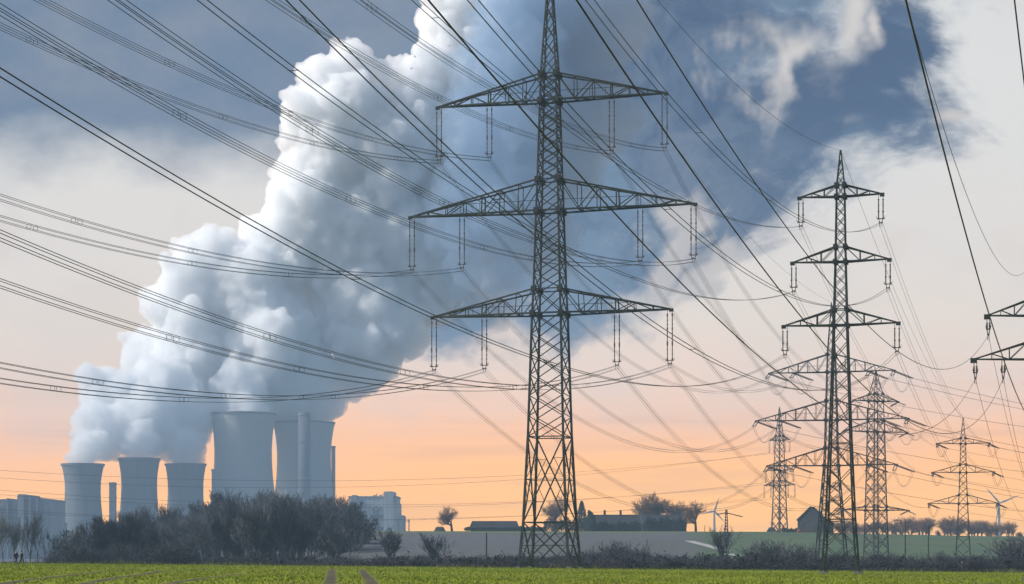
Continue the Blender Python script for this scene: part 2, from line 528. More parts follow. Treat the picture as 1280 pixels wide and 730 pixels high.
plume_blobs = [(104, 576, 17, -198), (109, 556, 21, -190), (120, 532, 28, -150), (144, 500, 42, -80), (126, 548, 24, -150), (150, 536, 30, -120), (205, 545, 30, -90), (196, 522, 36, -80), (214, 500, 44, -40), (174, 569, 17, -160), (169, 550, 23, -150), (178, 524, 34, -110), (200, 492, 46, -50), (232, 575, 17, -100), (230, 555, 25, -95),
    (234, 522, 40, -60), (190, 452, 44, 30), (240, 440, 60, 20), (232, 378, 46, 20), (258, 332, 44, 30), (222, 345, 26, 0), (268, 305, 24, 20), (300, 362, 66, 40), (330, 425, 75, 40), (290, 470, 60, 40), (362, 470, 66, 60),
    (400, 495, 34, 60), (304, 509, 27, -50), (300, 488, 40, -30), (380, 517, 25, 60), (352, 325, 56, 60), (385, 262, 56, 60), (378, 215, 32, 50), (420, 195, 58, 70), (388, 145, 42, 60), (405, 102, 32, 60), (442, 75, 26, 60), (468, 96, 26, 70),
    (440, 142, 58, 70), (480, 190, 75, 90), (430, 295, 85, 90), (455, 380, 80, 90), (498, 310, 85, 110), (448, 440, 55, 80), (496, 405, 30, 90), (520, 125, 46, 100), (508, 98, 18, 90), (548, 82, 38, 110), (558, 40, 36, 110),
    (574, 0, 46, 120), (545, 22, 20, 110), (560, 180, 80, 130), (600, 100, 80, 140), (620, 30, 80, 150), (650, -40, 90, 160), (570, 270, 75, 130), (560, 345, 45, 120), (520, 365, 45, 110)]
steam('steam_plume', 'towering white steam plume rising from the five cooling towers', plume_blobs, 2.4, 3, 9, 0.10, (.982, .991, 1, 1), 0.0, 7.5, 5)
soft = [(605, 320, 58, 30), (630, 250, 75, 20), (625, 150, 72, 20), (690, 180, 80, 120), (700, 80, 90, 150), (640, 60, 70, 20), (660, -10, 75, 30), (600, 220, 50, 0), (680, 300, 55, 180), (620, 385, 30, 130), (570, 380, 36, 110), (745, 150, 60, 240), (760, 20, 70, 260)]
steam('drifting_steam', 'thin steam, coloured blue grey for shade, drifting off the upper right of the plume', soft, 5, 5, 7, 0.016, (.46, .61, .78, 1), 0.0, 15.0, 3)  # volume colour darkened to carry the shade of the plume's right side
# ------------------------------------------------------------------ pylons
M_steel = material('dark galvanised steel', mottle(c4(.011, .017, .017), c4(.025, .032, .030), .6), rough=.65, metal=.0, spec=.25)
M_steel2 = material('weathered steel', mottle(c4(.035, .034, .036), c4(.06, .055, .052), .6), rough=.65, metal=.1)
M_glaze = material('brown glazed insulator', color=c4(.055, .045, .042), rough=.3, spec=.5)
M_alu = material('aluminium conductor', color=c4(.035, .037, .04), rough=.6, metal=.4)
M_conc = material('concrete footing', mottle(c4(.12, .12, .11), c4(.18, .175, .16), 2.0), rough=.9)


class Pylon: pass


def pylon(name, label, X, Y, th, z0, levels, arms, peak, steel=M_steel, leg=.22, br=.085, k=.8, hang='suspension', ins=7.0, gap=.65, foot=True, rail=True, group=None, big_panel=None, ndet=1, tail=None):
    """levels: (height above z=0, width); arms: (lower chord height, upper chord height, reach, [attachment offsets])"""
    root = thing(name, label, 'pylon', (X, Y, z0), -th, group)
    P = Pylon(); P.X, P.Y, P.th, P.att = X, Y, th, {}
    lv = [(z - z0, w) for z, w in levels]

    def width(z):
        for (za, wa), (zb, wb) in zip(lv, lv[1:]):
            if z <= zb: return wa + (wb - wa) * (z - za) / (zb - za)
        return lv[-1][1]
    cor = ((-1, -1), (1, -1), (1, 1), (-1, 1))
    C = lambda i, z: Vector((cor[i % 4][0] * width(z) / 2, cor[i % 4][1] * width(z) / 2, z))
    for i in range(4):
        mb = MB()
        for (za, _), (zb, _) in zip(lv, lv[1:]): mb.beam(C(i, za), C(i, zb), leg * (1 - .45 * za / lv[-1][0]))
        mb.build('leg', steel, root)
        if foot:
            fb = MB(); c = C(i, 0); fb.box((c.x, c.y, 0), (.6, .6, .5)); fb.build('footing', M_conc, root)
    mb = MB()
    for j, ((za, wa), (zb, wb)) in enumerate(zip(lv, lv[1:])):
        h = zb - za; n = max(1, round(h / ((wa + wb) / 2 * k)))
        if big_panel and j in big_panel: n = big_panel[j]
        for q in range(n):
            z1, z2 = za + h * q / n, za + h * (q + 1) / n
            wide = (z2 - z1) > 3.2
            for s in range(4):
                a, b, c, d = C(s, z1), C(s + 1, z1), C(s, z2), C(s + 1, z2)
                t = br * (1.35 if wide else 1)
                mb.beam(a, d, t); mb.beam(b, c, t)
                if wide:                                      # secondary bracing of the large panels
                    mid = (a + b + c + d) / 4
                    for e, f in ((a, c), (b, d)):
                        m = (e + f) / 2; mb.beam(m, mid, br * .7)
                        for o_ in (e, f):
                            hm = (o_ + mid) / 2; lm = (o_ + m) / 2
                            mb.beam(hm, m, br * .6); mb.beam(hm, lm, br * .55)
        for s in range(4): mb.beam(C(s, zb), C(s + 1, zb), br * 1.2)
    for a_ in arms:                                           # gusset plates where the arms meet the shaft
        for z in (a_[0] - z0, a_[1] - z0):
            for s in range(4): c = C(s, z); mb.box((c.x, c.y, c.z), (leg * 2.1, leg * 2.1, leg * 2.4))
    mb.build('bracing', steel, root)
    mb = MB(); zt = lv[-1][0]; zp = peak - z0; wt = lv[-1][1]; npk = max(3, int((zp - zt) / (wt * 1.0)))
    W = lambda t: wt * (1 - t) + .08 * t
    K = lambda i, t: Vector((cor[i % 4][0] * W(t) / 2, cor[i % 4][1] * W(t) / 2, zt + (zp - zt) * t))
    for s in range(4):
        mb.beam(K(s, 0), K(s, 1), leg * .55)
        t = 0.0
        for q in range(npk):
            t2 = 1 - (1 - (q + 1) / npk) ** 1.0; t1 = q / npk
            mb.beam(K(s, t1), K(s + 1, t2), br * .8); mb.beam(K(s + 1, t1), K(s, t2), br * .8)
    mb.build('peak', steel, root)
    P.att['peak'] = root_pt(P, 0, zp + z0)
    for ai, (zb, ztop, r, offs) in enumerate(arms):
        zb_, zt_ = zb - z0, ztop - z0
        mb = MB(); wb, wt2 = width(zb_) / 2, width(zt_) / 2
        for sx in (-1, 1):
            tip = Vector((sx * r, 0, zb_ + .12))
            bl = [Vector((sx * wb, s * wb, zb_)) for s in (-1, 1)]; tl = [Vector((sx * wt2, s * wt2, zt_)) for s in (-1, 1)]
            nseg = max(3, round((r - wb) / (2.4 if ndet else 3.2)))
            for s in (0, 1):
                mb.beam(bl[s], tip, leg * .72); mb.beam(tl[s], tip, leg * .66)
                for q in range(nseg):
                    t1, t2 = q / nseg, (q + 1) / nseg
                    b1, b2, u1, u2 = bl[s].lerp(tip, t1), bl[s].lerp(tip, t2), tl[s].lerp(tip, t1), tl[s].lerp(tip, t2)
                    if 0 < q: mb.beam(b1, u1, br * (1.3 if q in (nseg // 2,) else .8))
                    if q < nseg - 1:
                        if q % 2 == 0: mb.beam(u1, b2, br * .9)
                        else: mb.beam(b1, u2, br * .9)
            for q in range(1, nseg):
                t = q / nseg; t2 = min((q + 1) / nseg, .98)
                mb.beam(bl[0].lerp(tip, t), bl[1].lerp(tip, t), br); mb.beam(bl[0].lerp(tip, t), bl[1].lerp(tip, t2), br * .8)
                if q < nseg - 1: mb.beam(tl[0].lerp(tip, t), tl[1].lerp(tip, t), br * .7)
            if rail:                                          # inspection walkway rail
                zr = zb_ + (zt_ - zb_) * .36; xe = sx * (wb + (r - wb) * .60)
                mb.beam((sx * wb, -.4, zr), (xe, -.3, zr), .06)
                for q in range(1, 5):
                    xq = sx * wb + (xe - sx * wb) * q / 4; mb.beam((xq, -.35, zb_), (xq, -.35, zr), .05)
            if ndet: mb.box((tip.x, 0, tip.z - .1), (.5, .34, .4))
        for s in (-1, 1): mb.beam((-wb, s * wb, zb_), (wb, s * wb, zb_), leg * .72)
        arm_o = mb.build('crossarm', steel, root)
        for oi, off in enumerate(offs):
            for sx in (-1, 1):
                x = sx * off; tz = zb_ + .02
                key = (ai, sx, oi)
                if hang == 'suspension':
                    ib = MB()
                    for g in (-gap / 2, gap / 2):
                        nr = 22; prof = []; zz = tz
                        ib.beam((x + g, 0, tz + .05), (x + g, 0, tz - .5), .06)
                        L = ins - 1.0
                        for q in range(nr + 1):
                            zq = tz - .5 - L * q / nr; rr = .085 if q % 2 else .045
                            if q in (0, nr // 3, 2 * nr // 3, nr): rr = .11
                            prof.append((rr, zq))
                        ib.lathe(prof[::-1], 6, (x + g, 0, 0), True)
                    zl = tz - .5 - L
                    ib.beam((x - gap * .85, 0, zl - .02), (x + gap * .85, 0, zl - .02), .10)
                    ib.beam((x - gap / 2, 0, zl), (x - gap * .22, 0, zl - .45), .08); ib.beam((x + gap / 2, 0, zl), (x + gap * .22, 0, zl - .45), .08)
                    ib.beam((x - gap * .45, 0, zl - .45), (x + gap * .45, 0, zl - .45), .12)
                    for s in (-1, 1): ib.tube([(x + s * gap * .5, 0, zl - .02), (x + s * gap * .9, 0, zl + .12), (x + s * gap * .95, 0, zl + .3)], .025, 4)
                    ib.beam((x - gap * .25, 0, zl - .45), (x - gap * .25, 0, zl - .95), .05); ib.beam((x + gap * .25, 0, zl - .45), (x + gap * .25, 0, zl - .95), .05)
                    ib.build('insulator', M_glaze, arm_o)
                    P.att[key] = root_pt(P, x, tz - ins + z0)
                else:                                         # tension strings before and behind the arm with a jumper loop
                    P.att[key] = root_pt(P, x, tz + z0)
                    P.att[key + ('f',)] = None
                    ends = {}
                    for sy, tl_ in ((-1, 0), (1, tail or 0.0)):
                        ib = MB(); dx, dz = math.sin(tl_ if sy > 0 else 0) * ins, -.30 * ins
                        dy = math.cos(tl_ if sy > 0 else 0) * ins * sy
                        e = Vector((x + dx, dy, tz + dz)); a0 = Vector((x, 0, tz - .1)); ends[sy] = e
                        for g in (-gap / 2, gap / 2):
                            A, B = a0 + Vector((g, 0, 0)), e + Vector((g, 0, 0))
                            nr = 16; ib.tube([A.lerp(B, q / nr) for q in range(nr + 1)], [.13 if q % 2 else .075 for q in range(nr + 1)], 6)
                        ib.beam(e - Vector((gap * .8, 0, 0)), e + Vector((gap * .8, 0, 0)), .14); ib.beam(e, e + (e - a0).normalized() * .8, .1)
                        ib.build('insulator', M_glaze, arm_o)
                        P.att[key + ('f' if sy < 0 else 'b',)] = root_pt(P, e.x, e.z + z0, e.y)
                    jb = MB(); a0, b0 = ends[-1], ends[1]
                    for g in (-.2, .2):
                        pts = []
                        for q in range(15):
                            t = q / 14; p = a0.lerp(b0, t); p.z -= ins * .75 * math.sin(math.pi * t) ** .8; p.x += g; pts.append(p)
                        jb.tube(pts, .035, 4)
                    jb.build('jumper', M_alu, arm_o)
    P.root = root
    return P


def root_pt(P, x, z, y=0.0):
    c, s = math.cos(-P.th), math.sin(-P.th)
    return Vector((P.X + c * x - s * y, P.Y + s * x + c * y, z))


R_ = math.radians
main = pylon('lattice_pylon', 'tallest lattice pylon, three wide crossarms with four double insulators each', 5.0, 263.0, R_(15.5), .17,
             [(.17, 6.75), (6.2, 5.75), (17.4, 4.75), (33.6, 3.85), (36.8, 3.55), (47.1, 3.0), (51.2, 2.75), (61.6, 2.2), (65.1, 2.05)],
             [(61.6, 65.1, 15.5, [15.3, 8.3]), (47.1, 51.2, 19.35, [19.1, 12.1]), (33.6, 36.8, 16.2, [16.0, 9.0])], 80.8, k=.62, big_panel={0: 1, 1: 1}, leg=.30, br=.118)
second = pylon('lattice_pylon', 'slender lattice pylon with one double insulator at each of its six arm tips', 37.3, 227.0, R_(15), -.15,
               [(-.15, 3.9), (6, 3.05), (14.6, 2.35), (28.0, 1.5), (29.8, 1.42), (35.2, 1.16), (36.9, 1.1), (42.6, .92), (43.9, .86)],
               [(42.6, 43.9, 4.65, [4.5]), (35.2, 36.9, 5.45, [5.3]), (28.0, 29.8, 6.45, [6.3])], 47.9, ins=3.2, gap=.5, leg=.22, br=.08, k=1.05, rail=False)
zP4 = hgt(77.3, 484)
strain = pylon('lattice_pylon', 'broad lattice pylon of tension strings and jumper loops behind the slender pylon', 77.3, 484.0, R_(15.5), zP4,
               [(zP4, 7.6), (10, 5.6), (23.5, 3.4), (27.8, 3.0), (34.5, 2.75), (39.2, 2.5), (46.1, 2.1), (50.4, 1.9)],
               [(46.1, 50.4, 15.1, [14.9, 9.0]), (34.5, 39.2, 18.4, [18.1, 12.0]), (23.5, 27.8, 15.6, [15.4, 9.0])], 63.0, k=.75, hang='strain', ins=5.0, leg=.3, br=.12, tail=R_(48), foot=False)
zP7 = hgt(101.5, 450)
small = pylon('lattice_pylon', 'small lattice pylon with single tension strings rising above the scrub', 101.5, 450.0, R_(14), zP7,
              [(zP7, 3.6), (6, 2.7), (13.4, 1.95), (15.4, 1.8), (20.4, 1.45), (22.2, 1.35), (26.9, 1.1), (28.2, 1.0)],
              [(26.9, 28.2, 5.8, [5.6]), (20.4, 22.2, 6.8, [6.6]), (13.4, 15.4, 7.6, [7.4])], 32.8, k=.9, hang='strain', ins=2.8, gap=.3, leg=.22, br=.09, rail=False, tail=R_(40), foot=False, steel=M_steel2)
zP5 = hgt(101.0, 555)
back = pylon('lattice_pylon', 'wide bodied lattice pylon half hidden behind the broad tension pylon', 101.0, 555.0, R_(-24), zP5,
             [(zP5, 5.0), (15, 4.2), (36, 3.4), (39, 3.2), (44.5, 2.9), (46.5, 2.7)],
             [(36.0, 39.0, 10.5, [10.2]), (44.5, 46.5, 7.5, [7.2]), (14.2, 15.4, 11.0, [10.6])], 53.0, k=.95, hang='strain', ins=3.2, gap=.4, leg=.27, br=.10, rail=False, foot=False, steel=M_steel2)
zP6 = hgt(107.0, 800)
distant = pylon('lattice_pylon', 'distant slim pylon standing left of the gabled barn', 107.0, 800.0, R_(50), zP6,
                [(zP6, 4.6), (20, 3.9), (29.5, 3.4), (31.5, 3.3), (35.6, 3.1), (37.6, 3.0), (47.6, 2.3), (49.5, 2.2)],
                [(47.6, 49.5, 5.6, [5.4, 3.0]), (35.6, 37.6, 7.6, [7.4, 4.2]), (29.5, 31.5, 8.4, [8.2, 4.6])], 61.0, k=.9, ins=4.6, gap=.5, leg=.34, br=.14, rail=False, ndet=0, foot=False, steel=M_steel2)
zU = hgt(43.05, 165)
edge = pylon('lattice_pylon', 'pylon cut by the picture edge, only its two left arms showing', 43.05, 165.0, R_(15.5), zU,
             [(zU, 1.35), (8, 1.2), (18.1, 1.0), (19.5, 1.05), (21.7, .95), (23.0, .9)],
             [(21.7, 23.0, 3.75, [3.65]), (18.1, 19.5, 4.85, [4.7, 2.45])], 26.6, k=1.0, ins=1.5, gap=.22, leg=.16, br=.06, rail=False)

# ------------------------------------------------------------------ overhead lines
wire_seen = set()


def power_line(label, curves, wires, r, spacers=(), group=None, n=5, name='power_line'):
    """curves: points of the line's middle; wires: offsets (side, up) of the conductors in the bundle"""
    assert label not in wire_seen, label
    wire_seen.add(label)
    P0 = curves[0]
    root = thing(name, label, 'power line' if name == 'power_line' else 'ground wire', P0, 0, group)
    d = (curves[-1] - curves[0]); side = Vector((d.y, -d.x, 0)).normalized()
    rel = [p - P0 for p in curves]
    for sx, sz in wires:
        mb = MB(); mb.tube([p + side * sx + Vector((0, 0, sz)) for p in rel], r, n); mb.build('conductor', M_alu, root)
    L = [0.0]
    for a, b in zip(rel, rel[1:]): L.append(L[-1] + (b - a).length)
    for s in spacers:
        if s >= L[-1]: continue
        i = max(j for j in range(len(L)) if L[j] <= s); t = (s - L[i]) / (L[i + 1] - L[i]); p = rel[i].lerp(rel[i + 1], t); u = (rel[i + 1] - rel[i]).normalized()
        pts = [p + side * a + Vector((0, 0, b)) for a, b in wires]
        for off in (-.55, .55) if len(wires) == 4 else (0.0,):
            mb = MB()
            if len(wires) == 4:
                for a, b, w in ((1, 3, .028), (2, 0, .028), (0, 1, .014), (2, 3, .014)): mb.beam(pts[a] + u * off, pts[b] + u * off, w)
            else:
                mb.beam(pts[0], pts[1], .03)
                for q in pts: mb.beam(q - u * .10, q + u * .10, .04)
            mb.build('spacer', M_alu, root)
    return root


def front(A, hd, c, b, n=70, L=None):
    L = L or b / c; d = Vector((-math.sin(R_(hd)), -math.cos(R_(hd)), 0))
    return [A + d * s + Vector((0, 0, -b * s + c * s * s)) for s in (L * i / n for i in range(n + 1))]


def hang(A, B, sag, n=40):
    return [A.lerp(B, i / n) - Vector((0, 0, 4 * sag * (i / n) * (1 - i / n))) for i in range(n + 1)]


QUAD = [(-.2, 0), (.2, 0), (-.2, -.4), (.2, -.4)]
TWIN = [(-.2, 0), (.2, 0)]
ONE = [(0, 0)]
RW = .023
fm = {(0, -1, 0): (16.24, 7.5e-4, .1748), (0, -1, 1): (16.20, 7.399e-4, .1739), (0, 1, 1): (16.12, 7.601e-4, .1756), (0, 1, 0): (16.09, 7.789e-4, .1818),
      (1, 1, 0): (15.98, 7.538e-4, .1769), (1, 1, 1): (16.21, 7.332e-4, .1703), (1, -1, 0): (15.88, 7.995e-4, .1794), (1, -1, 1): (16.14, 7.686e-4, .1798),
      (2, 1, 0): (16.32, 7.358e-4, .1717), (2, 1, 1): (16.31, 7.412e-4, .1718), (2, -1, 0): (15.75, 8.164e-4, .1859), (2, -1, 1): (16.0, 7.858e-4, .1822)}
AN, SN, ON = ('top', 'middle', 'bottom'), {-1: 'left', 1: 'right'}, ('outer', 'inner')
rw = random.Random(8)
for key, (hd, c, b) in fm.items():
    a, s, o = key
    power_line(f'four-wire bundle to the upper left from the {ON[o]} {SN[s]} insulator of tallest pylon\'s {AN[a]} arm', front(main.att[key], hd, c, b), QUAD, RW,
               [rw.uniform(14, 26) + q * rw.uniform(26, 31) for q in range(5)], 'bundled conductors ahead of the tallest pylon')
    B = strain.att[key + ('f',)]
    power_line(f'four-wire bundle falling away right from the {ON[o]} {SN[s]} insulator of tallest pylon\'s {AN[a]} arm', hang(main.att[key], B, 13.5), QUAD, .018,
               (), 'bundled conductors behind the tallest pylon')
fs = {(2, -1, 0): (14.95, 7.592e-4, .1859), (1, -1, 0): (16.73, 8.288e-4, .1789), (0, 1, 0): (15.99, 9.694e-4, .2178), (2, 1, 0): (16.66, 9.903e-4, .2096), (0, -1, 0): (16.96, 8.392e-4, .1758), (1, 1, 0): (16.19, 9.274e-4, .2055)}
for key, (hd, c, b) in fs.items():
    a, s, o = key
    power_line(f'twin wire passing overhead from the {SN[s]} insulator of the slender pylon\'s {AN[a]} arm', front(second.att[key], hd, c, b, 80), TWIN, RW,
               [rw.uniform(30, 45) + q * rw.uniform(36, 44) for q in range(4)], 'twin conductors ahead of the slender pylon')
    power_line(f'twin wire dropping to the small pylon from the slender pylon\'s {AN[a]} {SN[s]} insulator', hang(second.att[key], small.att[key + ('f',)], 5.0), TWIN, .018,
               (), 'twin conductors behind the slender pylon')
uN = {(0, -1, 0): 'left upper arm', (1, -1, 0): 'outer left lower arm', (1, -1, 1): 'inner left lower arm', (1, 1, 1): 'inner right lower arm', (0, 1, 0): 'right upper arm'}
for key, nm in uN.items():
    A = edge.att[key]
    power_line(f'single thick wire overhead from the {nm} of the edge pylon', front(A, 16.4, 1.133e-3, .2026, 90), ONE, .017, (), 'single conductors ahead of the edge pylon')
    if key[1] < 0:
        power_line(f'thin single wire running away behind the {nm} of the edge pylon', hang(A, A + Vector((64, 220, -5.0)), 7.0), ONE, .018, (), 'single conductors behind the edge pylon')
power_line('thin ground wire from the tip of the tallest pylon to the broad tension pylon', hang(main.att['peak'], strain.att['peak'], 7.0), ONE, .022, name='ground_wire')
power_line('thin ground wire overhead curving up to the tip of the slender pylon', front(second.att['peak'], 16.4, 8e-4, .17), ONE, .017, name='ground_wire')
power_line('thin ground wire from the tip of the slender pylon down to the small pylon', hang(second.att['peak'], small.att['peak'], 4.0), ONE, .02, name='ground_wire')
power_line('thin ground wire overhead from the tip of the pylon at the picture edge', front(edge.att['peak'], 16.4, 1.287e-3, .2246), ONE, .012, name='ground_wire')
# lines leaving the tension pylons towards the right
for key in fm:
    if key[1] < 0 and key[2] == 1: continue
    a, s, o = key
    A = strain.att[key + ('b',)]
    power_line(f'wire leaving rightward behind the {ON[o]} {SN[s]} end of broad tension pylon\'s {AN[a]} arm', hang(A, A + Vector((235, 150, -2)), 9.5), TWIN, .022, (), 'conductors leaving the broad tension pylon')
for key in fs:
    a, s, o = key
    A = small.att[key + ('b',)]
    power_line(f'wire leaving rightward behind the {SN[s]} end of the small pylon\'s {AN[a]} arm', hang(A, A + Vector((190, 160, -1)), 5.5), ONE, .026, (), 'conductors leaving the small pylon')
# the far line that crosses behind everything from the left to the distant pylon
for (a, s, o), py, sag in (((0, -1, 0), 586, 10.0), ((0, 1, 0), 577, 9.0), ((1, -1, 0), 606, 9.0), ((1, 1, 0), 600, 9.0), ((2, -1, 0), 626, 8.0), ((2, 1, 0), 632, 7.0)):
    A = distant.att[(a, s, o)]; B = at(-140, py, 690)
    power_line(f'faint far wire low across the sky to the {SN[s]} end of distant pylon\'s {AN[a]} arm', hang(A, B, sag, 60), TWIN, .04, (), 'far conductors reaching the distant pylon')
# ------------------------------------------------------------------ power station
def concrete_shell():
    x, y, z = xyz(obj_co())
    a = S.m('ARCTAN2', y, x)
    st = fbm(vec(a * 26.0, z * .012, 0.0), 1.0, 5, .65)
    bl = fbm(vec(a * 3.0, z * .03, 2.0), 1.0, 4)
    c = mixc(smooth(st, .38, .66), c4(.115, .128, .132), c4(.17, .182, .182))
    c = mixc(smooth(bl, .45, .7) * .4, c, c4(.095, .104, .11))
    c = mixc(smooth(st * .6 + bl * .6, .62, .8) * .35, c, c4(.21, .21, .20))
    ring = S.m('ABSOLUTE', S.m('SINE', z * .42))
    c = mixc(smooth(ring, .12, .0) * .5, c, c4(.12, .13, .135))
    drip = fbm(vec(a * 60.0, z * .006, 7.0), 1.0, 4, .6)
    return mixc(smooth(drip, .52, .72) * smooth(z, 20.0, 140.0) * .7, c, c4(.065, .072, .078))


def pale_shell():
    return mixc(.6, concrete_shell(), c4(.52, .53, .50))


M_shell2 = material('newer pale concrete', pale_shell, rough=.95, spec=.1)
M_shell = material('cooling tower concrete', concrete_shell, rough=.95, spec=.1)
M_rim = material('dark rim concrete', color=c4(.13, .14, .15), rough=.9)
M_dark = material('dark grey cladding', mottle(c4(.12, .135, .15), c4(.16, .175, .19), .05), rough=.8)  # mottled dark grey throughout


def cladding(c1, c2, pitch):
    def f():
        x, y, z = xyz(obj_co())
        s = S.m('SINE', x * (6.283 / pitch))
        n = fbm(vec(x, y, z * .3), .06, 4)
        return mixc(smooth(s + n, .5, .9) * .5, mixc(smooth(n, .35, .65), c1, c2), (c1[0] * .8, c1[1] * .8, c1[2] * .8, 1))
    return f


def tower(px, top, r, Y, waist, label, shell):
    H = EYE + (HY - top) / F * Y + 2.0
    k = Y / F; R = r * k
    base = Vector(((px - 640) / F * Y, Y, -2.0))
    t = thing('cooling_tower', label, 'cooling tower', base, 0, 'cooling towers of the power station')
    zt = H * .74; a = R * waist
    z0 = 9.0
    cb = (H - zt) / math.sqrt((R / a) ** 2 - 1)
    prof = []
    for i in range(41):
        z = z0 + (H - z0) * i / 40
        cc = cb if z > zt else (zt - 0) / math.sqrt(1.52 ** 2 - 1)
        prof.append((a * math.sqrt(1 + ((z - zt) / cc) ** 2), z))
    mb = MB(); mb.lathe(prof, 72); inner = [(p[0] - .9, p[1]) for p in prof]; mb.lathe(inner[::-1], 72); mb.build('shell', shell, t, True)
    mb = MB(); rr = prof[-1][0]; mb.lathe([(rr - 1.4, H - 2.2), (rr + .5, H - 2.2), (rr + .7, H + .2), (rr - 1.4, H + .2), (rr - 1.4, H - 2.2)], 72); mb.build('rim', M_rim, t)
    mb = MB(); r0 = prof[0][0]
    for q in range(36):
        a1, a2 = 2 * math.pi * q / 36, 2 * math.pi * (q + .5) / 36
        p1 = (math.cos(a1) * (r0 + 2.5), math.sin(a1) * (r0 + 2.5), 0)
        for da in (-1, 1): mb.beam(p1, (math.cos(a1 + da * .087) * r0, math.sin(a1 + da * .087) * r0, z0 + .5), 1.1)
    mb.build('support', shell, t)
    return t


tower(103.5, 580, 26.5, 2300, .83, 'old cooling tower at the far left, alone beside the orange sky', M_shell)
tower(174, 573, 26, 2340, .85, 'middle one of the three low cooling towers, next to the thin flue', M_shell)
tower(232, 580, 25.5, 2400, .86, 'low cooling tower tucked against the left side of the biggest one', M_shell)
tower(304, 517, 41, 2450, .87, 'biggest cooling tower, wide pale shell fully in view', M_shell2)
tower(380, 528, 38.5, 2560, .87, 'tall cooling tower with a grey chimney standing before it', M_shell2)


def flue(px, top, w, Y, name, label, mat, square=False):
    X = (px - 640) / F * Y; H = EYE + (HY - top) / F * Y + 2
    t = thing(name, label, 'chimney', (X, Y, -2))
    mb = MB()
    if square: mb.box((0, 0, H / 2), (w, w, H))
    else: mb.lathe([(w * .56, 0), (w * .5, H * .6), (w * .5, H), (w * .4, H), (w * .4, H - 4)], 28)
    mb.build('shaft', mat, t, not square)
    mb = MB()
    for q in (.55, .8, .985):
        if square: mb.box((0, 0, H * q), (w + .8, w + .8, .9))
        else: mb.lathe([(w * .5, H * q - 1), (w * .56, H * q - 1), (w * .56, H * q + .6), (w * .5, H * q + .6)], 28)
    mb.build('gallery', M_dark, t)


M_stack = material('grey stack concrete', mottle(c4(.085, .095, .11), c4(.11, .12, .135), .08, stretch=(1, 1, .1)), rough=.9)
flue(380.5, 516, 14.5, 2420, 'chimney', 'wide grey chimney in front of the second tall cooling tower', M_stack)
flue(141, 603, 7.5, 2420, 'flue', 'thin square flue between two low cooling towers', M_stack, True)
M_house = material('boiler house cladding', cladding(c4(.17, .19, .20), c4(.21, .23, .235), 6.0), rough=.7)
M_pale = material('pale block cladding', cladding(c4(.28, .30, .31), c4(.33, .35, .355), 5.0), rough=.7)
M_win = material('dark glazing', color=c4(.03, .035, .045), rough=.15, spec=.6)


def block(px0, px1, top, Y, depth, name, label, mat, extra, roof=M_dark, cat='building'):
    """extra: smaller volumes (px0, px1, top) that stand on or against the block"""
    k = Y / F; x0, x1 = (px0 - 640) * k, (px1 - 640) * k; H = EYE + (HY - top) * k + 3
    cx = (x0 + x1) / 2
    t = thing(name, label, cat, (cx, Y, -3))
    mb = MB(); mb.box((0, depth / 2, H / 2), (x1 - x0, depth, H)); mb.build('wall', mat, t)
    mb = MB(); mb.box((0, depth / 2, H + .8), (x1 - x0 + 1.2, depth + 1.2, 1.6)); mb.build('roof', roof, t)
    for e0, e1, et, em in extra:
        h = EYE + (HY - et) * k + 3; w = (e1 - e0) * k
        mb = MB(); mb.box(((e0 + e1) / 2 * k - 640 * k - cx, depth * .45, h / 2), (w, depth * 1.1, h)); mb.build('annex', em, t)
    rp = random.Random(int(px0) + 900)
    if x1 - x0 > 30:
        for q in range(4):
            vx = rp.uniform(-.42, .42) * (x1 - x0); mb = MB(); s_ = rp.uniform(2.2, 4.5)
            mb.box((vx, depth * .3, H + 1.6 + s_ * .4), (s_, s_, s_ * .8)); mb.tube([(vx + s_, depth * .3, H + 1.6), (vx + s_, depth * .3, H + 1.6 + s_ * 1.3)], .5, 8); mb.build('roof_vent', roof, t)
        for q in range(3):
            vx = rp.uniform(-.45, .45) * (x1 - x0); mb = MB(); zt_ = H * rp.uniform(.7, .95)
            mb.tube([(vx, -1.2, 1), (vx, -1.2, zt_), (vx + rp.uniform(3, 7), -1.2, zt_ + 2)], .9, 8); mb.build('pipe', M_steel2 if 'M_steel2' in globals() else M_dark, t)
        mb = MB(); vx = .36 * (x1 - x0)
        for q in range(int(H / 4)): mb.beam((vx - 2.5 * (-1) ** q, -1.4, 4 * q), (vx + 2.5 * (-1) ** q, -1.4, 4 * q + 4), .35, .5); mb.box((vx, -1.4, 4 * q), (6.5, 1.2, .25))
        mb.build('outside_stair', M_dark, t)
    for r in range(3):
        mb = MB()
        for q in range(5):
            mb.box(((q - 2) * (x1 - x0) / 6, -.25, H * (.30 + .2 * r)), ((x1 - x0) / 9, .5, 3.0))
        mb.build('window', M_win, t)
    return t, cx, k


t, cx, k = block(-40, 64, 626, 1900, 60, 'boiler_house', 'grey flat roofed boiler house at the left picture edge', M_house,
                 [(24, 31.5, 618, M_house), (38, 40, 622, M_dark), (47, 49, 622, M_dark), (10, 12, 623, M_dark)])
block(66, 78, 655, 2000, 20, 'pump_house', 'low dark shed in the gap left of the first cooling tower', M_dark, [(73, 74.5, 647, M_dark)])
t, cx, k = block(436, 497, 622, 2250, 55, 'turbine_hall', 'pale stepped turbine hall right of the tall cooling towers', M_pale,
                 [(480, 492, 614.5, M_pale), (492, 498.5, 629, M_house), (497, 504, 644, M_dark), (440, 446, 619, M_dark)])
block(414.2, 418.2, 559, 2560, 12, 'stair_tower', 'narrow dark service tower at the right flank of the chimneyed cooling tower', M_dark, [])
block(264.5, 267.5, 588, 2350, 8, 'lift_tower', 'narrow dark lift tower at the left flank of the biggest cooling tower', M_dark, [])
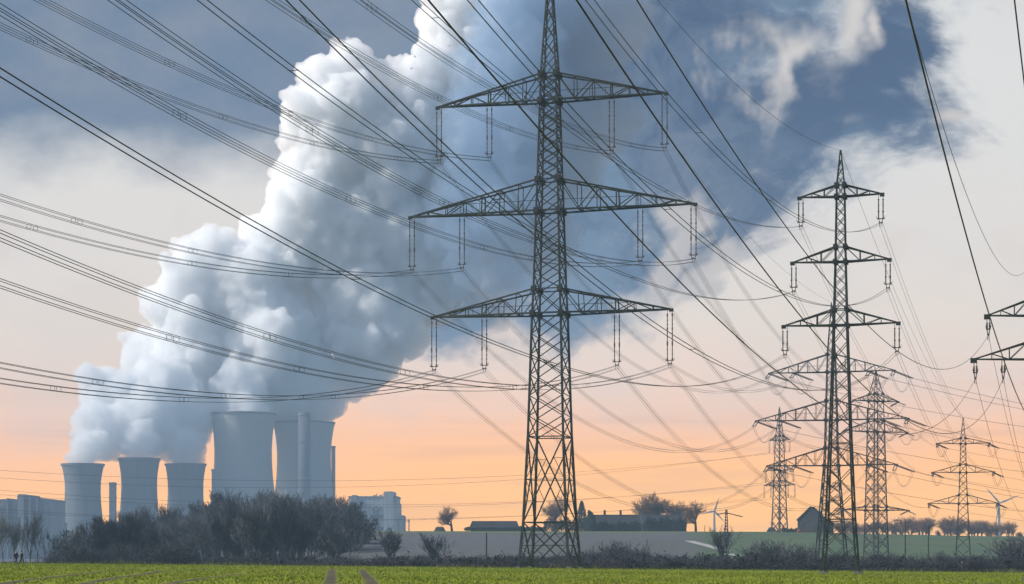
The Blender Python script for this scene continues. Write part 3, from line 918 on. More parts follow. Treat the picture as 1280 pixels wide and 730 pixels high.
# conveyor gantry beside the turbine hall
k = 2200 / F
t = thing('conveyor_gantry', 'open steel conveyor frame beyond the turbine hall', 'gantry', ((508 - 640) * k, 2200, 0))
mb = MB()
for a in (-3, 3):
    for b in (0, 8): mb.beam((a * k, b, -3), (a * k, b, 46 * k), .9)
for z in (12, 28, 44):
    for b in (0, 8): mb.beam((-5 * k, b, z * k), (4 * k, b, z * k), .8)
mb.build('frame', M_steel2, t)
mb = MB(); mb.beam((-10 * k, 4, 50 * k), (8 * k, 4, 6 * k), 3.2); mb.build('conveyor', M_dark, t)

# ------------------------------------------------------------------ farms on the rise
M_brick = material('weathered farm brick', mottle(c4(.035, .03, .03), c4(.055, .045, .042), .8), rough=.9)
M_grey = material('grey render', mottle(c4(.035, .035, .038), c4(.055, .054, .056), .5), rough=.9)
M_tile = material('old roof tiles', mottle(c4(.075, .06, .055), c4(.11, .085, .075), 1.2), rough=.9)
M_slate = material('slate roof', mottle(c4(.018, .019, .023), c4(.03, .031, .035), 1.0), rough=.9)
M_door = material('dark stained boards', color=c4(.05, .04, .035), rough=.7)
M_white = material('white paint', color=c4(.7, .7, .68), rough=.5)


def farm(px0, px1, eave, ridge, Y, depth, name, label, wall, roof, gable_front=False, chim=0, wins=4, rz=0.0):
    k = Y / F; w = (px1 - px0) * k; X = ((px0 + px1) / 2 - 640) * k; z0 = hgt(X, Y) - .6
    he = EYE + (HY - eave) * k - z0; hr = EYE + (HY - ridge) * k - z0
    t = thing(name, label, 'building', (X, Y, z0), rz)
    mb = MB(); g = .5
    if gable_front:
        mb.prism([(-w / 2, 0), (w / 2, 0), (w / 2, he), (0, hr - .2), (-w / 2, he)], 0, depth); mb.build('wall', wall, t)
        mb = MB(); sl = (hr - he) / (w / 2)
        for s in (-1, 1): mb.prism([(0, hr + .25), (s * (w / 2 + g), he - g * sl + .25), (s * (w / 2 + g), he - g * sl - .05), (0, hr - .05)], -g, depth + g)
        roof_o = mb.build('roof', roof, t)
        mb = MB(); mb.box((0, -.06, 2.0), (3.6, .2, 4.0)); mb.build('door', M_door, t)
        for x in (-w * .3, w * .3): mb = MB(); mb.box((x, -.05, he * .62), (1.0, .2, 1.2)); mb.build('window', M_win, t)
        mb = MB(); mb.box((0, -.05, he + (hr - he) * .4), (.9, .2, 1.2)); mb.build('hatch', M_door, t)
    else:
        mb.box((0, depth / 2, he / 2), (w, depth, he)); mb.build('wall', wall, t)
        mb = MB(); vs = [(-w / 2 - g, -g, he), (w / 2 + g, -g, he), (w / 2 + g, depth + g, he), (-w / 2 - g, depth + g, he), (-w / 2 - g + 1.2, depth / 2, hr), (w / 2 + g - 1.2, depth / 2, hr)]
        mb.add(vs, [(3, 2, 1, 0), (0, 1, 5, 4), (2, 3, 4, 5), (1, 2, 5), (3, 0, 4)]); roof_o = mb.build('roof', roof, t)
        for q in range(wins):
            x = (q + .5) / wins * w - w / 2
            mb = MB()
            if q == wins // 2: mb.box((x, -.05, 1.1), (1.2, .2, 2.2)); mb.build('door', M_door, t)
            else: mb.box((x, -.05, he * .55), (1.3, .2, 1.2)); mb.build('window', M_win, t)
    for q in range(chim):
        x = (736.5 + 20 * q - (px0 + px1) / 2) * k
        mb = MB(); mb.box((x, depth * .45, hr + .5), (1.0, .8, 2.6)); mb.box((x, depth * .45, hr + 1.9), (1.2, 1.0, .25)); mb.build('chimney', M_brick, roof_o)
    return t


farm(997, 1029, 649, 633.5, 885, 16, 'barn', 'tall gabled grey barn on the crest left of the slender pylon', M_grey, M_slate, True, rz=-.26)
farm(1027, 1042, 655, 649, 893, 9, 'shed', 'low lean shed joined to the right of the gabled barn', M_grey, M_slate, wins=2)
farm(588, 648, 659.5, 651, 880, 9, 'farmhouse', 'long low farmhouse with a dark hipped roof left of the tallest pylon', M_brick, M_slate, chim=0, wins=6)
farm(735, 858, 655, 643, 905, 11, 'farmhouse', 'longest farmhouse, its roof with three chimneys between bare trees', M_brick, M_slate, chim=3, wins=9)
farm(543, 556, 665, 658.5, 890, 6, 'shed', 'small dark hut left of the round bare tree', M_door, M_slate, wins=2)


def post_fence():
    k = 880 / F
    mb = MB(); X0, X1 = (434 - 640) * k, (470 - 640) * k
    t = thing('guard_rail', 'short white guard rail at the crest below the turbine hall', 'railing', (X0, 880, hgt(X0, 880)))
    n = 9; P = [Vector((X0 + (X1 - X0) * q / n, 880, hgt(X0 + (X1 - X0) * q / n, 880))) - Vector((X0, 880, hgt(X0, 880))) for q in range(n + 1)]
    for q, p in enumerate(P[:6]):
        b = MB(); b.beam(p, p + Vector((0, 0, 2.0 if q < 4 else 1.0)), .22); b.build('post', M_white, t)
    b = MB()
    for a, c in zip(P, P[1:]): b.beam(a + Vector((0, 0, .8)), c + Vector((0, 0, .8)), .2, .3)
    b.build('rail', M_white, t)


post_fence()

# ------------------------------------------------------------------ wind turbines
M_tw = material('turbine white', color=c4(.55, .56, .57), rough=.4)


def turbine(px, hub, Y, L, angs, label):
    X = (px - 640) / F * Y; H = EYE + (HY - hub) / F * Y - 2
    t = thing('wind_turbine', label, 'wind turbine', (X, Y, 2))
    mb = MB(); mb.tube([(0, 0, -8), (0, 0, H * .5), (0, 0, H)], [2.2, 1.7, 1.2], 12); mb.build('tower', M_tw, t, True)
    mb = MB(); mb.tube([(0, -3.5, H + .6), (0, -1, H + .9), (0, 4.5, H + .9)], [1.0, 1.7, 1.3], 10); mb.build('nacelle', M_tw, t, True)
    for a in angs:
        ca, sa = math.cos(R_(a)), math.sin(R_(a)); mb = MB()
        mb.tube([(ca * L * q, -3.2, H + .6 + sa * L * q) for q in (0, .08, .2, .5, .8, 1)], [.8, .9, 1.5, 1.0, .6, .15], 6); mb.build('blade', M_tw, t, True)


turbine(893, 639.5, 2700, 20, (72, 192, 312), 'small white wind turbine behind the tree with the little mast')
turbine(1249, 629.5, 2700, 29, (132, 22, 258), 'larger white wind turbine right of the small pylon')


# ------------------------------------------------------------------ bare trees
def limb_segments(rng, h, spread, levels, kids, upward, trunk_h, r0):
    seg = [[], []]

    def grow(p, d, L, r, lev):
        n = 3 if lev < 2 else 2
        for i in range(n):
            j = .05 if lev == 0 else .13; d = (d + np.array((rng.gauss(0, j), rng.gauss(0, j), rng.gauss(upward * .10, .08)))); d /= np.linalg.norm(d)
            q = p + d * L / n; r2 = r * (.86 if lev < 2 else .72)
            seg[0 if lev == 0 else 1].append((p, q, r, r2)); p, r = q, r2
            if lev < levels and (lev > 0 or i >= 1):
                for k in range(kids[lev] if i == n - 1 else max(1, kids[lev] - 1)):
                    ax = rng.uniform(0, 6.283); tilt = rng.uniform(.35, .85) * spread
                    a = np.cross(d, (0, 0, 1) if abs(d[2]) < .9 else (1, 0, 0)); a /= np.linalg.norm(a); b = np.cross(d, a)
                    nd = d * math.cos(tilt) + (a * math.cos(ax) + b * math.sin(ax)) * math.sin(tilt); nd[2] += upward * .25; nd /= np.linalg.norm(nd)
                    grow(p, nd, L * rng.uniform(.50, .74), r * rng.uniform(.55, .72), lev + 1)
    grow(np.array((0., 0., -.4)), np.array((rng.gauss(0, .03), rng.gauss(0, .03), 1.)), trunk_h, r0, 0)
    return seg


def seg_mesh(name, segs, mat, parent, n=3, rmin=.018):
    P = np.array([s[0] for s in segs]); Q = np.array([s[1] for s in segs]); r1 = np.maximum([s[2] for s in segs], rmin); r2 = np.maximum([s[3] for s in segs], rmin * .8)
    D = Q - P; D /= np.linalg.norm(D, axis=1)[:, None]
    up = np.where(np.abs(D[:, 2:3]) < .9, np.array([[0, 0, 1.]]), np.array([[1., 0, 0]]))
    A = np.cross(D, up); A /= np.linalg.norm(A, axis=1)[:, None]; B = np.cross(D, A)
    V = np.empty((len(segs), 2 * n, 3))
    for k in range(n):
        o = A * math.cos(6.2832 * k / n) + B * math.sin(6.2832 * k / n)
        V[:, k] = P + o * r1[:, None]; V[:, n + k] = Q + o * r2[:, None]
    base = np.arange(len(segs))[:, None] * 2 * n
    Fc = np.concatenate([base + np.array([k, (k + 1) % n, n + (k + 1) % n, n + k]) for k in range(n)])
    me = bpy.data.meshes.new(name); me.from_pydata(V.reshape(-1, 3).tolist(), [], Fc.tolist()); me.materials.append(mat)
    o = bpy.data.objects.new(name, me); col.objects.link(o)
    if parent is not None: o.parent = parent
    return o


M_bark = material('grey brown bark', mottle(c4(.038, .038, .040), c4(.065, .064, .066), 2.0), rough=.95)
M_pbark = material('pale bark', mottle(c4(.095, .10, .11), c4(.145, .147, .15), 2.0), rough=.95)
M_twig = material('winter twigs', mottle(c4(.048, .054, .066), c4(.078, .083, .094), .6), rough=.95)
M_twigr = material('reddish winter twigs', mottle(c4(.15, .085, .06), c4(.21, .12, .085), .6), rough=.95)
M_needle = material('conifer needles', mottle(c4(.022, .035, .024), c4(.045, .06, .035), 1.5), rough=.9)
M_brush = material('dead brush stems', mottle(c4(.042, .040, .052), c4(.070, .064, .078), .8), rough=.95)
M_bush = material('evergreen scrub leaves', mottle(c4(.014, .019, .020), c4(.026, .031, .029), 1.2), rough=.9)


def make_tree(seed, spread, levels, kids, upward, trunk_h, r0, bark, twig, name='bare_tree', rmin=.03):
    rng = random.Random(seed)
    t = thing(name, '', 'tree')
    s = limb_segments(rng, 1, spread, levels, kids, upward, trunk_h, r0)
    top = max(max(a[1][2] for a in s[0]), max(a[1][2] for a in s[1]))
    seg_mesh('trunk', s[0], bark, t, 7); seg_mesh('crown', s[1], twig, t, 3, rmin)
    return [t, top, True]


variants = dict(
    broad=make_tree(1, 1.0, 5, (4, 3, 3, 3, 2), .55, 7.0, .42, M_bark, M_twig),
    tall=make_tree(2, .75, 5, (3, 3, 3, 3, 2), .8, 8.5, .36, M_bark, M_twig),
    round=make_tree(6, 1.05, 5, (5, 3, 3, 3, 2), .55, 3.6, .36, M_bark, M_twigr, rmin=.014),
    pale=make_tree(4, .7, 4, (3, 3, 3, 3), .9, 8.0, .30, M_pbark, M_pbark),
    slim=make_tree(5, .6, 4, (2, 2, 2, 2), .9, 5.5, .14, M_bark, M_twig),
    thicket=make_tree(15, .62, 5, (5, 3, 3, 3, 2), .85, 3.6, .26, M_pbark, M_twig, rmin=.022),
    fan=make_tree(16, .55, 5, (4, 3, 3, 3, 2), .9, 4.6, .30, M_pbark, M_twig, rmin=.022),
    farred=make_tree(12, 1.0, 4, (4, 4, 3, 3), .6, 4.0, .34, M_bark, M_twigr, rmin=.014),
    poplar=make_tree(9, .5, 5, (3, 3, 3, 2, 2), 1.1, 7.0, .3, M_bark, M_twig))


def plant(kind, p, H, rz, label, group=None, wide=1.0):
    v = variants[kind]; sc = H / v[1]
    s3 = (sc * wide, sc * wide, sc)
    if v[2]:
        v[2] = False; t = v[0]; t.location, t.rotation_euler, t.scale = p, (0, 0, rz), s3
    else: t = dup(v[0], p, rz, s3)
    for k in ('label', 'group'):
        if k in t: del t[k]
    return tag(t, label, 'tree', group)


def tree_at(kind, px, top, Y, label, group=None, wide=1.0, rz=None, rnd=random.Random(77)):
    p = stand(px, Y); H = EYE + (HY - top) / F * Y - p.z
    return plant(kind, p, H, rnd.uniform(0, 6.28) if rz is None else rz, label, group, wide)


rg = random.Random(21)
skyline = [(118, 640), (150, 632), (182, 629), (215, 634), (250, 632), (262, 622), (278, 612), (305, 616), (330, 611), (348, 606), (380, 613), (412, 611), (430, 618), (446, 626), (452, 640)]


def sky_at(px):
    for (a, b), (c, d) in zip(skyline, skyline[1:]):
        if a <= px <= c: return b + (d - b) * (px - a) / (c - a)
    return 640


G = 'bare trees of the dense grove before the power station'
for row, (Y, n, dy) in enumerate(((640, 20, 0), (560, 15, 8), (470, 7, 26), (700, 16, -1))):
    for i in range(n):
        px = 126 + (318 * (i + .5 + rg.uniform(-.3, .3))) / n
        if 276 < px < 300 and row == 0: continue
        tree_at(rg.choice(('thicket', 'fan', 'thicket', 'broad') if row else ('fan', 'thicket', 'tall', 'fan')), px, sky_at(px) + dy + rg.uniform(-5, 24), Y + rg.uniform(-20, 20), 'bare winter tree in the dense dark grove before the cooling towers', G, rg.uniform(1.0, 1.4))
G = 'pale stemmed trees along the front of the grove'
for i in range(17):
    px = 132 + 306 * (i + rg.uniform(.1, .9)) / 17
    tree_at(rg.choice(('pale', 'pale', 'fan', 'poplar')), px, sky_at(px) + rg.uniform(8, 38), 445 + rg.uniform(-15, 25), 'pale stemmed bare tree along the front edge of the grove', G, rg.uniform(.9, 1.3))
tree_at('pale', 279, 608, 600, 'pale barked bare tree rising above the left end of the tall grove', None, 1.15)
tree_at('pale', 335, 610, 590, 'pale barked bare tree standing out in front of the biggest cooling tower', None, 1.1)
for i, (px, tp, kind) in enumerate(((-6, 640, 'pale'), (6, 645, 'slim'), (16, 650, 'pale'), (26, 642, 'slim'), (38, 639, 'pale'), (45, 650, 'slim'), (58, 668, 'slim'), (70, 668, 'slim'))):
    tree_at(kind, px, tp, 430 + 14 * (i % 3), 'spindly bare tree of the thin row before the boiler house', 'spindly trees before the boiler house', 1.0)
tree_at('pale', 93, 650, 440, 'single open crowned bare tree in front of the first low cooling tower', None, 1.1)
tree_at('thicket', 128, 642, 440, 'many stemmed bare tree at the left end of the dark grove', None, 1.1)
tree_at('fan', 158, 640, 430, 'fan shaped many stemmed bare tree before the middle low cooling tower', None, 1.6)
tree_at('slim', 447, 656, 330, 'lone thin sapling on the slope below the turbine hall', None, 1.1)
tree_at('poplar', 488, 656, 400, 'bushy bare tree with upright stems below the conveyor frame', None, 1.7)
tree_at('poplar', 545, 664, 400, 'bare thicket tree on the grey slope below the round tree', None, 1.5)
tree_at('slim', 556, 668, 420, 'thin bare stem beside the thicket on the grey slope', None, 1.2)
tree_at('round', 565, 631, 885, 'round reddish bare tree alone on the crest left of the farmhouse', None, 1.45)
tree_at('round', 693, 617, 930, 'bare tree seen through the base of the tallest pylon', None, 1.1)
tree_at('round', 800, 619, 925, 'left bare tree of the clump over the longest farmhouse', None, 1.2)
tree_at('round', 826, 613, 930, 'tallest bare tree of the clump over the longest farmhouse', None, 1.35)
tree_at('farred', 838, 622, 935, 'bare reddish tree behind the tallest of the clump over the longest farmhouse', None, 1.4)
tree_at('farred', 813, 620, 940, 'bare reddish tree between the two left ones over the longest farmhouse', None, 1.2)
tree_at('broad', 849, 630, 920, 'lowest bare tree of the clump over the longest farmhouse', None, 1.0)
tree_at('round', 870, 624, 890, 'oval bare tree right of the longest farmhouse', None, 1.2)
tree_at('pale', 803, 640, 880, 'pale stemmed birch in front of the longest farmhouse', None, .8)
tree_at('slim', 907, 655, 420, 'dark narrow tree at the end of the pale path', None, 1.8)
tree_at('poplar', 905, 658, 425, 'dense dark tree under the little mast beside the path', None, 1.3)
tree_at('slim', 966, 650, 885, 'tiny bare tree at the foot of the distant slim pylon', None, 1.4)
G = 'hazy bare trees along the far crest on the right'
for i in range(44):
    px = 1048 + 5.5 * i + rg.uniform(-2.5, 2.5)
    base = 645 if 1128 < px < 1170 or 1185 < px < 1205 else 651
    if 1170 < px < 1178 or px > 1262: base = 662
    tree_at(rg.choice(('farred', 'farred', 'round')), px, base + rg.uniform(-3, 4), 1040 + rg.uniform(-60, 60), 'hazy bare tree in the row along the far crest on the right', G, rg.uniform(1.0, 1.5))


def conifer(px, top, Y, label, wide):
    p = stand(px, Y); H = EYE + (HY - top) / F * Y - p.z; rng = np.random.default_rng(int(px))
    t = thing('conifer', label, 'tree', p)
    mb = MB(); mb.tube([(0, 0, -.3), (0, 0, H * .95)], [.28, .05], 6); mb.build('trunk', M_bark, t)
    n = 2600; h = rng.random(n) ** .9; a = rng.random(n) * 6.283
    R = wide * np.minimum(1.0, (1 - h) * 2.0 + .12) * (.55 + .5 * rng.random(n)) * (1 + .15 * np.sin(a * 3 + h * 9))
    c = np.stack([R * np.cos(a), R * np.sin(a), .4 + h * (H - .4)], 1)
    d = rng.normal(size=(n, 3)) * .28; e = rng.normal(size=(n, 3)) * .16; d[:, 2] = np.abs(d[:, 2]) + .15
    V = np.stack([c - e, c + e, c + d], 1).reshape(-1, 3)
    me = bpy.data.meshes.new('crown'); me.from_pydata(V.tolist(), [], [(3 * i, 3 * i + 1, 3 * i + 2) for i in range(n)]); me.materials.append(M_needle)
    o = bpy.data.objects.new('crown', me); col.objects.link(o); o.parent = t


conifer(727, 627, 890, 'dark pointed conifer behind the right leg of the tallest pylon', 2.2)
conifer(585.5, 660, 872, 'squat evergreen against the left wall of the low farmhouse', 1.6)
conifer(738, 640, 885, 'dark rounded evergreen beside the pointed conifer', 2.6)


# ------------------------------------------------------------------ shrubs
def make_bush(seed, n, leafy):
    rng = random.Random(seed); t = thing('shrub', '', 'shrub'); segs = []
    for i in range(n):
        a = rng.uniform(0, 6.28); p = np.array((rng.gauss(0, .5), rng.gauss(0, .4), -.2)); d = np.array((math.cos(a) * rng.uniform(.1, .6), math.sin(a) * rng.uniform(.1, .5), 1.0)); r = .03
        for k in range(4):
            d = d + np.array((rng.gauss(0, .18), rng.gauss(0, .18), 0)); q = p + d / np.linalg.norm(d) * rng.uniform(.4, .75)
            segs.append((p, q, r, r * .7))
            for b in range(4):
                e = d + np.array((rng.gauss(0, .8), rng.gauss(0, .8), rng.gauss(.1, .4))); m = p + (q - p) * rng.random(); w = m + e / np.linalg.norm(e) * rng.uniform(.3, .8)
                segs.append((m, w, .017, .012))
                for b2 in range(2):
                    e2 = e + np.array((rng.gauss(0, .8), rng.gauss(0, .8), rng.gauss(.1, .4))); w2 = w + e2 / np.linalg.norm(e2) * rng.uniform(.2, .5); segs.append((w, w2, .012, .009))
            p, r = q, r * .7
    st = seg_mesh('stems', segs, M_brush, t, 3, .014)
    if leafy:
        g = np.random.default_rng(seed); m = 900; i = g.integers(0, len(segs), m); c = np.array([segs[j][1] for j in i]) + g.normal(size=(m, 3)) * .12
        d, e = g.normal(size=(m, 3)) * .12, g.normal(size=(m, 3)) * .10
        me = bpy.data.meshes.new('leaves'); me.from_pydata(np.stack([c - e, c + e, c + d], 1).reshape(-1, 3).tolist(), [], [(3 * j, 3 * j + 1, 3 * j + 2) for j in range(m)]); me.materials.append(M_bush)
        o = bpy.data.objects.new('leaves', me); col.objects.link(o); o.parent = t
    return [t, True]


bushes = [make_bush(31, 26, False), make_bush(32, 34, False), make_bush(33, 24, True), make_bush(34, 40, True)]


def bush(px, Y, size, label, group=None, tall=1.0, kind=None):
    v = bushes[rg.randrange(4) if kind is None else kind]; p = stand(px, Y); s = (size * 1.25, size * 1.1, size * tall)
    rz = rg.uniform(0, 6.28)
    if v[1]: v[1] = False; t = v[0]; t.location, t.rotation_euler, t.scale = p, (0, 0, rz), s
    else: t = dup(v[0], p, rz, s)
    for k in ('label', 'group'):
        if k in t: del t[k]
    return tag(t, label, 'shrub', group)


G = 'dark bare shrubs massed beyond the field edge on the right'
for i in range(96):
    px = 925 + 372 * (i + rg.random()) / 96
    bush(px, rg.choice((330, 365, 400, 440)) + rg.uniform(-10, 10), rg.uniform(1.0, 1.7), 'dark bare shrub in the thick band beyond the field on the right', G, rg.uniform(.75, 1.15), rg.choice((1, 2, 3, 3)))
G = 'dark brush along the far field edge in the middle'
for i in range(110):
    px = 300 + 640 * (i + rg.random()) / 110
    bush(px, rg.choice((315, 340, 370)) + rg.uniform(-8, 8), rg.uniform(1.05, 1.5), 'low dark brush along the far field edge in the middle', G, rg.uniform(.8, 1.15))
G = 'undergrowth shrubs at the foot of the grove'
for i in range(60):
    px = 66 + 390 * (i + rg.random()) / 60
    bush(px, 420 if i % 4 == 0 else rg.choice((640, 680, 720)), rg.uniform(1.2, 1.9) if i % 4 == 0 else rg.uniform(2.2, 3.4), 'dark undergrowth shrub at the foot of the grove', G, rg.uniform(.9, 1.4))
G = 'soft low bushes scattered over the foot of the grey slope'
for i in range(46):
    px = 420 + 480 * (i + rg.random()) / 46
    bush(px, rg.uniform(400, 470), rg.uniform(1.3, 2.2), 'soft low bush scattered over the foot of the grey slope', G, rg.uniform(.6, .9), rg.choice((2, 3, 0)))
for px, Y, s, lb in ((770, 420, 2.6, 'wide bare bush on the grey slope below the birch'), (800, 400, 2.0, 'smaller bare bush right of the wide one on the slope'), (960, 390, 2.6, 'broad bare bush below the distant slim pylon'), (1000, 380, 2.3, 'bare bush in front of the gabled barn slope'),
                     (1270, 400, 3.0, 'big dark bush at the right picture edge')):
    bush(px, Y, s, lb, None, 1.0, 1)
# hedges round the long farmhouse
rh = np.random.default_rng(5)
for px0, px1, top, Y, lb in ((680, 735, 645, 893, 'tall dark hedge between the tallest pylon and the longest farmhouse'), (742, 800, 650, 893, 'dark hedge hiding the left wall of the longest farmhouse'), (806, 858, 644, 890, 'high dark hedge before the right end of the longest farmhouse'),
                            (648, 682, 657, 893, 'low hedge joining the low farmhouse to the tall hedge'), (978, 996, 660, 880, 'green hedge left of the gabled barn')):
    k = Y / F; X0, X1 = (px0 - 640) * k, (px1 - 640) * k; xm = (X0 + X1) / 2; z0 = hgt(xm, Y); H = EYE + (HY - top) * k - z0
    n = int((X1 - X0) * 150); x = rh.random(n) * (X1 - X0) - (X1 - X0) / 2; y = (rh.random(n) - .5) * 3.0
    prof = H * (.80 + .10 * np.sin(x * .9 + px0) + .07 * np.sin(x * 2.3)) * (1 - .25 * np.abs(y / 1.5) ** 2)
    c = np.stack([x, y, prof * rh.random(n) ** .6], 1); d, e = rh.normal(size=(n, 3)) * .34, rh.normal(size=(n, 3)) * .28
    me = bpy.data.meshes.new('hedge'); me.from_pydata(np.stack([c - e, c + e, c + d], 1).reshape(-1, 3).tolist(), [], [(3 * i, 3 * i + 1, 3 * i + 2) for i in range(n)]); me.materials.append(M_needle if px0 > 960 else M_bush)
    o = bpy.data.objects.new('hedge', me); col.objects.link(o); o.location = (xm, Y, z0); tag(o, lb, 'hedge')


# ------------------------------------------------------------------ poles, cars, people
def pole(px, top, Y, label, arm=0.0, lamp=False, name='utility_pole', cat='pole', white=False):
    p = stand(px, Y); H = EYE + (HY - top) / F * Y - p.z
    t = thing(name, label, cat, p)
    mb = MB(); mb.tube([(0, 0, -.3), (0, 0, H)], [.17, .11], 8); mb.build('shaft', M_white if white else M_door, t)
    if arm:
        mb = MB(); mb.beam((-arm, 0, H - .25), (arm, 0, H - .25), .16)
        for q in (-.9, 0, .9): mb.beam((q * arm, 0, H - .2), (q * arm, 0, H + .15), .1)
        mb.build('crossbar', M_door, t)
    if lamp:
        mb = MB(); mb.tube([(0, 0, H), (-.5, 0, H + .3), (-1.6, 0, H + .35)], .06, 6); mb.build('bracket', M_steel2, t)
        mb = MB(); mb.box((-1.9, 0, H + .32), (.9, .35, .22)); mb.build('lamp_head', M_steel2, t)


pole(608, 666, 330, 'dark wooden pole on the grey slope left of the tallest pylon')
pole(1131.5, 652, 430, 'street lamp on a dark post left of the small pylon', 0, True, 'street_lamp', 'street lamp')
pole(1160.5, 657, 420, 'plain dark post right of the street lamp')
pole(1262, 674, 420, 'short dark pole near the right picture edge', .8)
pole(881, 656, 880, 'thin pole beside the oval bare tree')
pole(1202.5, 702, 330, 'pale concrete post at the foot of the small pylon', white=True, name='marker_post', cat='post')
# the little mast beyond the path
p = stand(908, 720); k = 720 / F
t = thing('mast', 'little lattice mast with drooping arms above the dark tree by the path', 'mast', p)
Hm = EYE + (HY - 637) * k - p.z
mb = MB()
for a in (-1, 1):
    for b in (-1, 1): mb.beam((a * .7, b * .7, -1), (a * .25, b * .25, Hm), .22)
for q in range(10):
    z1, z2 = Hm * q / 10, Hm * (q + 1) / 10; w1, w2 = .7 - .45 * q / 10, .7 - .45 * (q + 1) / 10
    for b in (-1, 1): mb.beam((-w1, b * w1, z1), (w2, b * w2, z2), .12); mb.beam((w1, b * w1, z1), (-w2, b * w2, z2), .12)
mb.build('shaft', M_steel2, t)
for xe, ze in ((-12, -6), (20, -9)):
    mb = MB(); mb.beam((0, 0, Hm - 4 * k), (xe * k, 0, Hm + ze * k), .35); mb.build('arm', M_steel2, t)


def car(px, Y, label, paint, L=4.3, hgt_=1.5, rz=0.0, cat='car'):
    p = stand(px, Y); t = thing('parked_car', label, cat, p, rz); w = 1.75; s = L / 4.3
    body = [(-2.1, .35), (2.1, .35), (2.15, .75), (1.95, .88), (1.0, .95), (.45, hgt_ - .05), (-1.2, hgt_), (-1.9, .98), (-2.15, .85)]
    mb = MB(); mb.prism([(x * s, z) for x, z in body], -w / 2, w / 2); mb.build('body', paint, t)
    for y in (-w / 2 - .01, w / 2 + .01):
        mb = MB(); mb.prism([(-1.55 * s, .98), (.85 * s, .98), (.4 * s, hgt_ - .14), (-1.15 * s, hgt_ - .1)], y - .01, y + .01); mb.build('window', M_win, t)
    for x in (-1.35, 1.35):
        for y in (-w / 2, w / 2):
            mb = MB(); prof = [(x * s + .33 * math.cos(a), .33 + .33 * math.sin(a)) for a in [6.283 * q / 14 for q in range(14)]]; mb.prism(prof, y - .12, y + .12); wh = mb.build('wheel', M_rub, t)
            mb = MB(); prof = [(x * s + .19 * math.cos(a), .33 + .19 * math.sin(a)) for a in [6.283 * q / 10 for q in range(10)]]; mb.prism(prof, y - .13, y + .13); mb.build('rim', M_steel2, wh)
    for y in (-.6, .6): mb = MB(); mb.box((2.12 * s, y, .72), (.08, .3, .14)); mb.build('headlight', M_white, t)


M_rub = material('tyre rubber', color=c4(.02, .02, .02), rough=.8)
car(966, 880, 'dark blue van parked at the foot of the distant slim pylon', material('dark blue paint', color=c4(.03, .045, .10), rough=.25, spec=.5), 5.2, 2.3, 0.05, 'van')
car(1003, 876, 'red car parked in front of the gabled barn', material('red paint', color=c4(.30, .06, .07), rough=.25, spec=.5), 4.2, 1.5, 0.1)


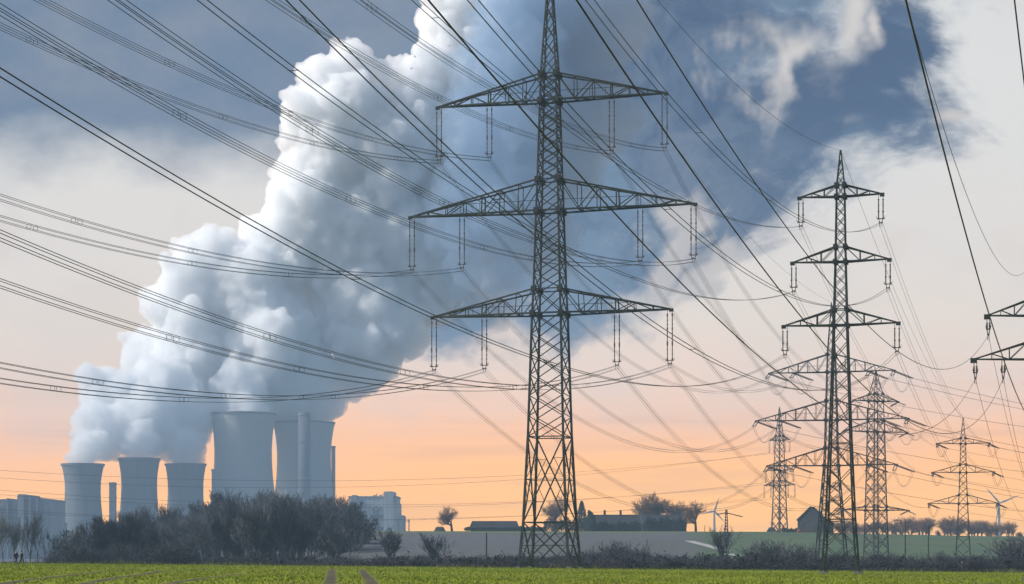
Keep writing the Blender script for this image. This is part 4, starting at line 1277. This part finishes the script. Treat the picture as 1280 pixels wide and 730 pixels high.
def person(px, Y, H, face, stride, coat, trousers, hair_c, label, lean=0.0):
    p = stand(px, Y); t = thing('person', label, 'person', p, face); s = H / 1.75
    V, E, R = [], [], []

    def j(par, x, y, z, r):
        V.append((x * s, y * s, z * s)); R.append(r * s)
        if par is not None: E.append((par, len(V) - 1))
        return len(V) - 1
    pel = j(None, 0, 0, .95, .135); wa = j(pel, 0, .01, 1.10, .125); ch = j(wa, 0, 0, 1.30, .155); up = j(ch, 0, .01, 1.43, .12); ne = j(up, 0, 0, 1.51, .055)
    hd = j(ne, 0, -.02, 1.60, .085); tp = j(hd, 0, -.005, 1.70, .08); j(hd, 0, -.105, 1.615, .018)
    for sd, sg in ((-1, stride), (1, -stride)):
        hip = j(pel, sd * .09, 0, .88, .10); kn = j(hip, sd * .10, -sg * .20 - .03, .50, .068); an = j(kn, sd * .10, -sg * .34 + .05 * (sg > 0), .09 + (.05 if sg < 0 else 0), .045); j(an, sd * .11, -sg * .34 - .14, .035, .035)
        sh = j(up, sd * .18, .01, 1.40, .07); el = j(sh, sd * .235, sg * .10 + .03, 1.14, .05); wr = j(el, sd * .22, sg * .18 - .10, .93, .034); pa = j(wr, sd * .215, sg * .2 - .12, .86, .036)
        for q in range(4): f1 = j(pa, sd * .21, sg * .2 - .15 + q * .022, .80 - .006 * (q in (0, 3)), .010); j(f1, sd * .20, sg * .2 - .145 + q * .022, .755 - .004 * q, .008)
        j(pa, sd * .185, sg * .2 - .16, .84, .011)
    me = bpy.data.meshes.new('body'); me.from_pydata(V, E, []); o = bpy.data.objects.new('tmp', me); col.objects.link(o)
    sk = o.modifiers.new('s', 'SKIN'); o.modifiers.new('b', 'SUBSURF').levels = 1
    for i, d in enumerate(me.skin_vertices[0].data): d.radius = (R[i], R[i]); d.use_root = i == 0
    dg = bpy.context.evaluated_depsgraph_get(); m2 = bpy.data.meshes.new_from_object(o.evaluated_get(dg)); bpy.data.objects.remove(o)
    m2.name = 'body'; m2.materials.clear()
    for m in (M_skin, trousers, M_door): m2.materials.append(m)
    for f in m2.polygons:
        z = f.center.z / s; f.material_index = 2 if z < .10 else (1 if z < .92 and abs(f.center.x / s) < .185 else 0); f.use_smooth = True
    b = bpy.data.objects.new('body', m2); col.objects.link(b); b.parent = t
    # coat: a loose shell from the collar to the thigh with sleeves
    mb = MB(); n = 14
    prof = [(.70, .20, .17), (.85, .19, .165), (1.05, .17, .15), (1.25, .20, .16), (1.38, .205, .145), (1.46, .13, .10), (1.51, .075, .075)]
    vs = [(rx * s * math.cos(6.283 * q / n), ry * s * math.sin(6.283 * q / n), z * s) for z, rx, ry in prof for q in range(n)]
    mb.add(vs, [(i * n + q, i * n + (q + 1) % n, (i + 1) * n + (q + 1) % n, (i + 1) * n + q) for i in range(len(prof) - 1) for q in range(n)])
    for sd, sg in ((-1, stride), (1, -stride)): mb.tube([Vector(a) * s for a in ((sd * .17, .01, 1.41), (sd * .237, sg * .10 + .03, 1.14), (sd * .22, sg * .18 - .10, .93))], [.085 * s, .068 * s, .055 * s], 8)
    mb.build('coat', coat, t, True)
    mb = MB(); mb.lathe([(.0, 1.745), (.06, 1.73), (.095, 1.68), (.10, 1.62), (.085, 1.56)], 12); mb.v = [(x * s, (y * .98 + .022) * s, z * s) for x, y, z in mb.v]; mb.build('hair', hair_c, t, True)


M_skin = material('skin', color=c4(.45, .28, .21), rough=.6)
M_navy = material('navy coat', color=c4(.025, .03, .07), rough=.8)
M_black = material('black coat', color=c4(.015, .016, .02), rough=.8)
M_jean = material('dark jeans', color=c4(.025, .03, .045), rough=.85)
person(20.2, 236, 1.72, R_(60), 1.0, M_navy, M_jean, material('light hair', color=c4(.35, .27, .16), rough=.7), 'light haired walker in a navy coat on the field edge')
person(27.2, 237, 1.66, R_(60), -1.0, M_black, M_black, material('dark hair', color=c4(.03, .025, .02), rough=.7), 'dark haired walker in black beside the one in navy')
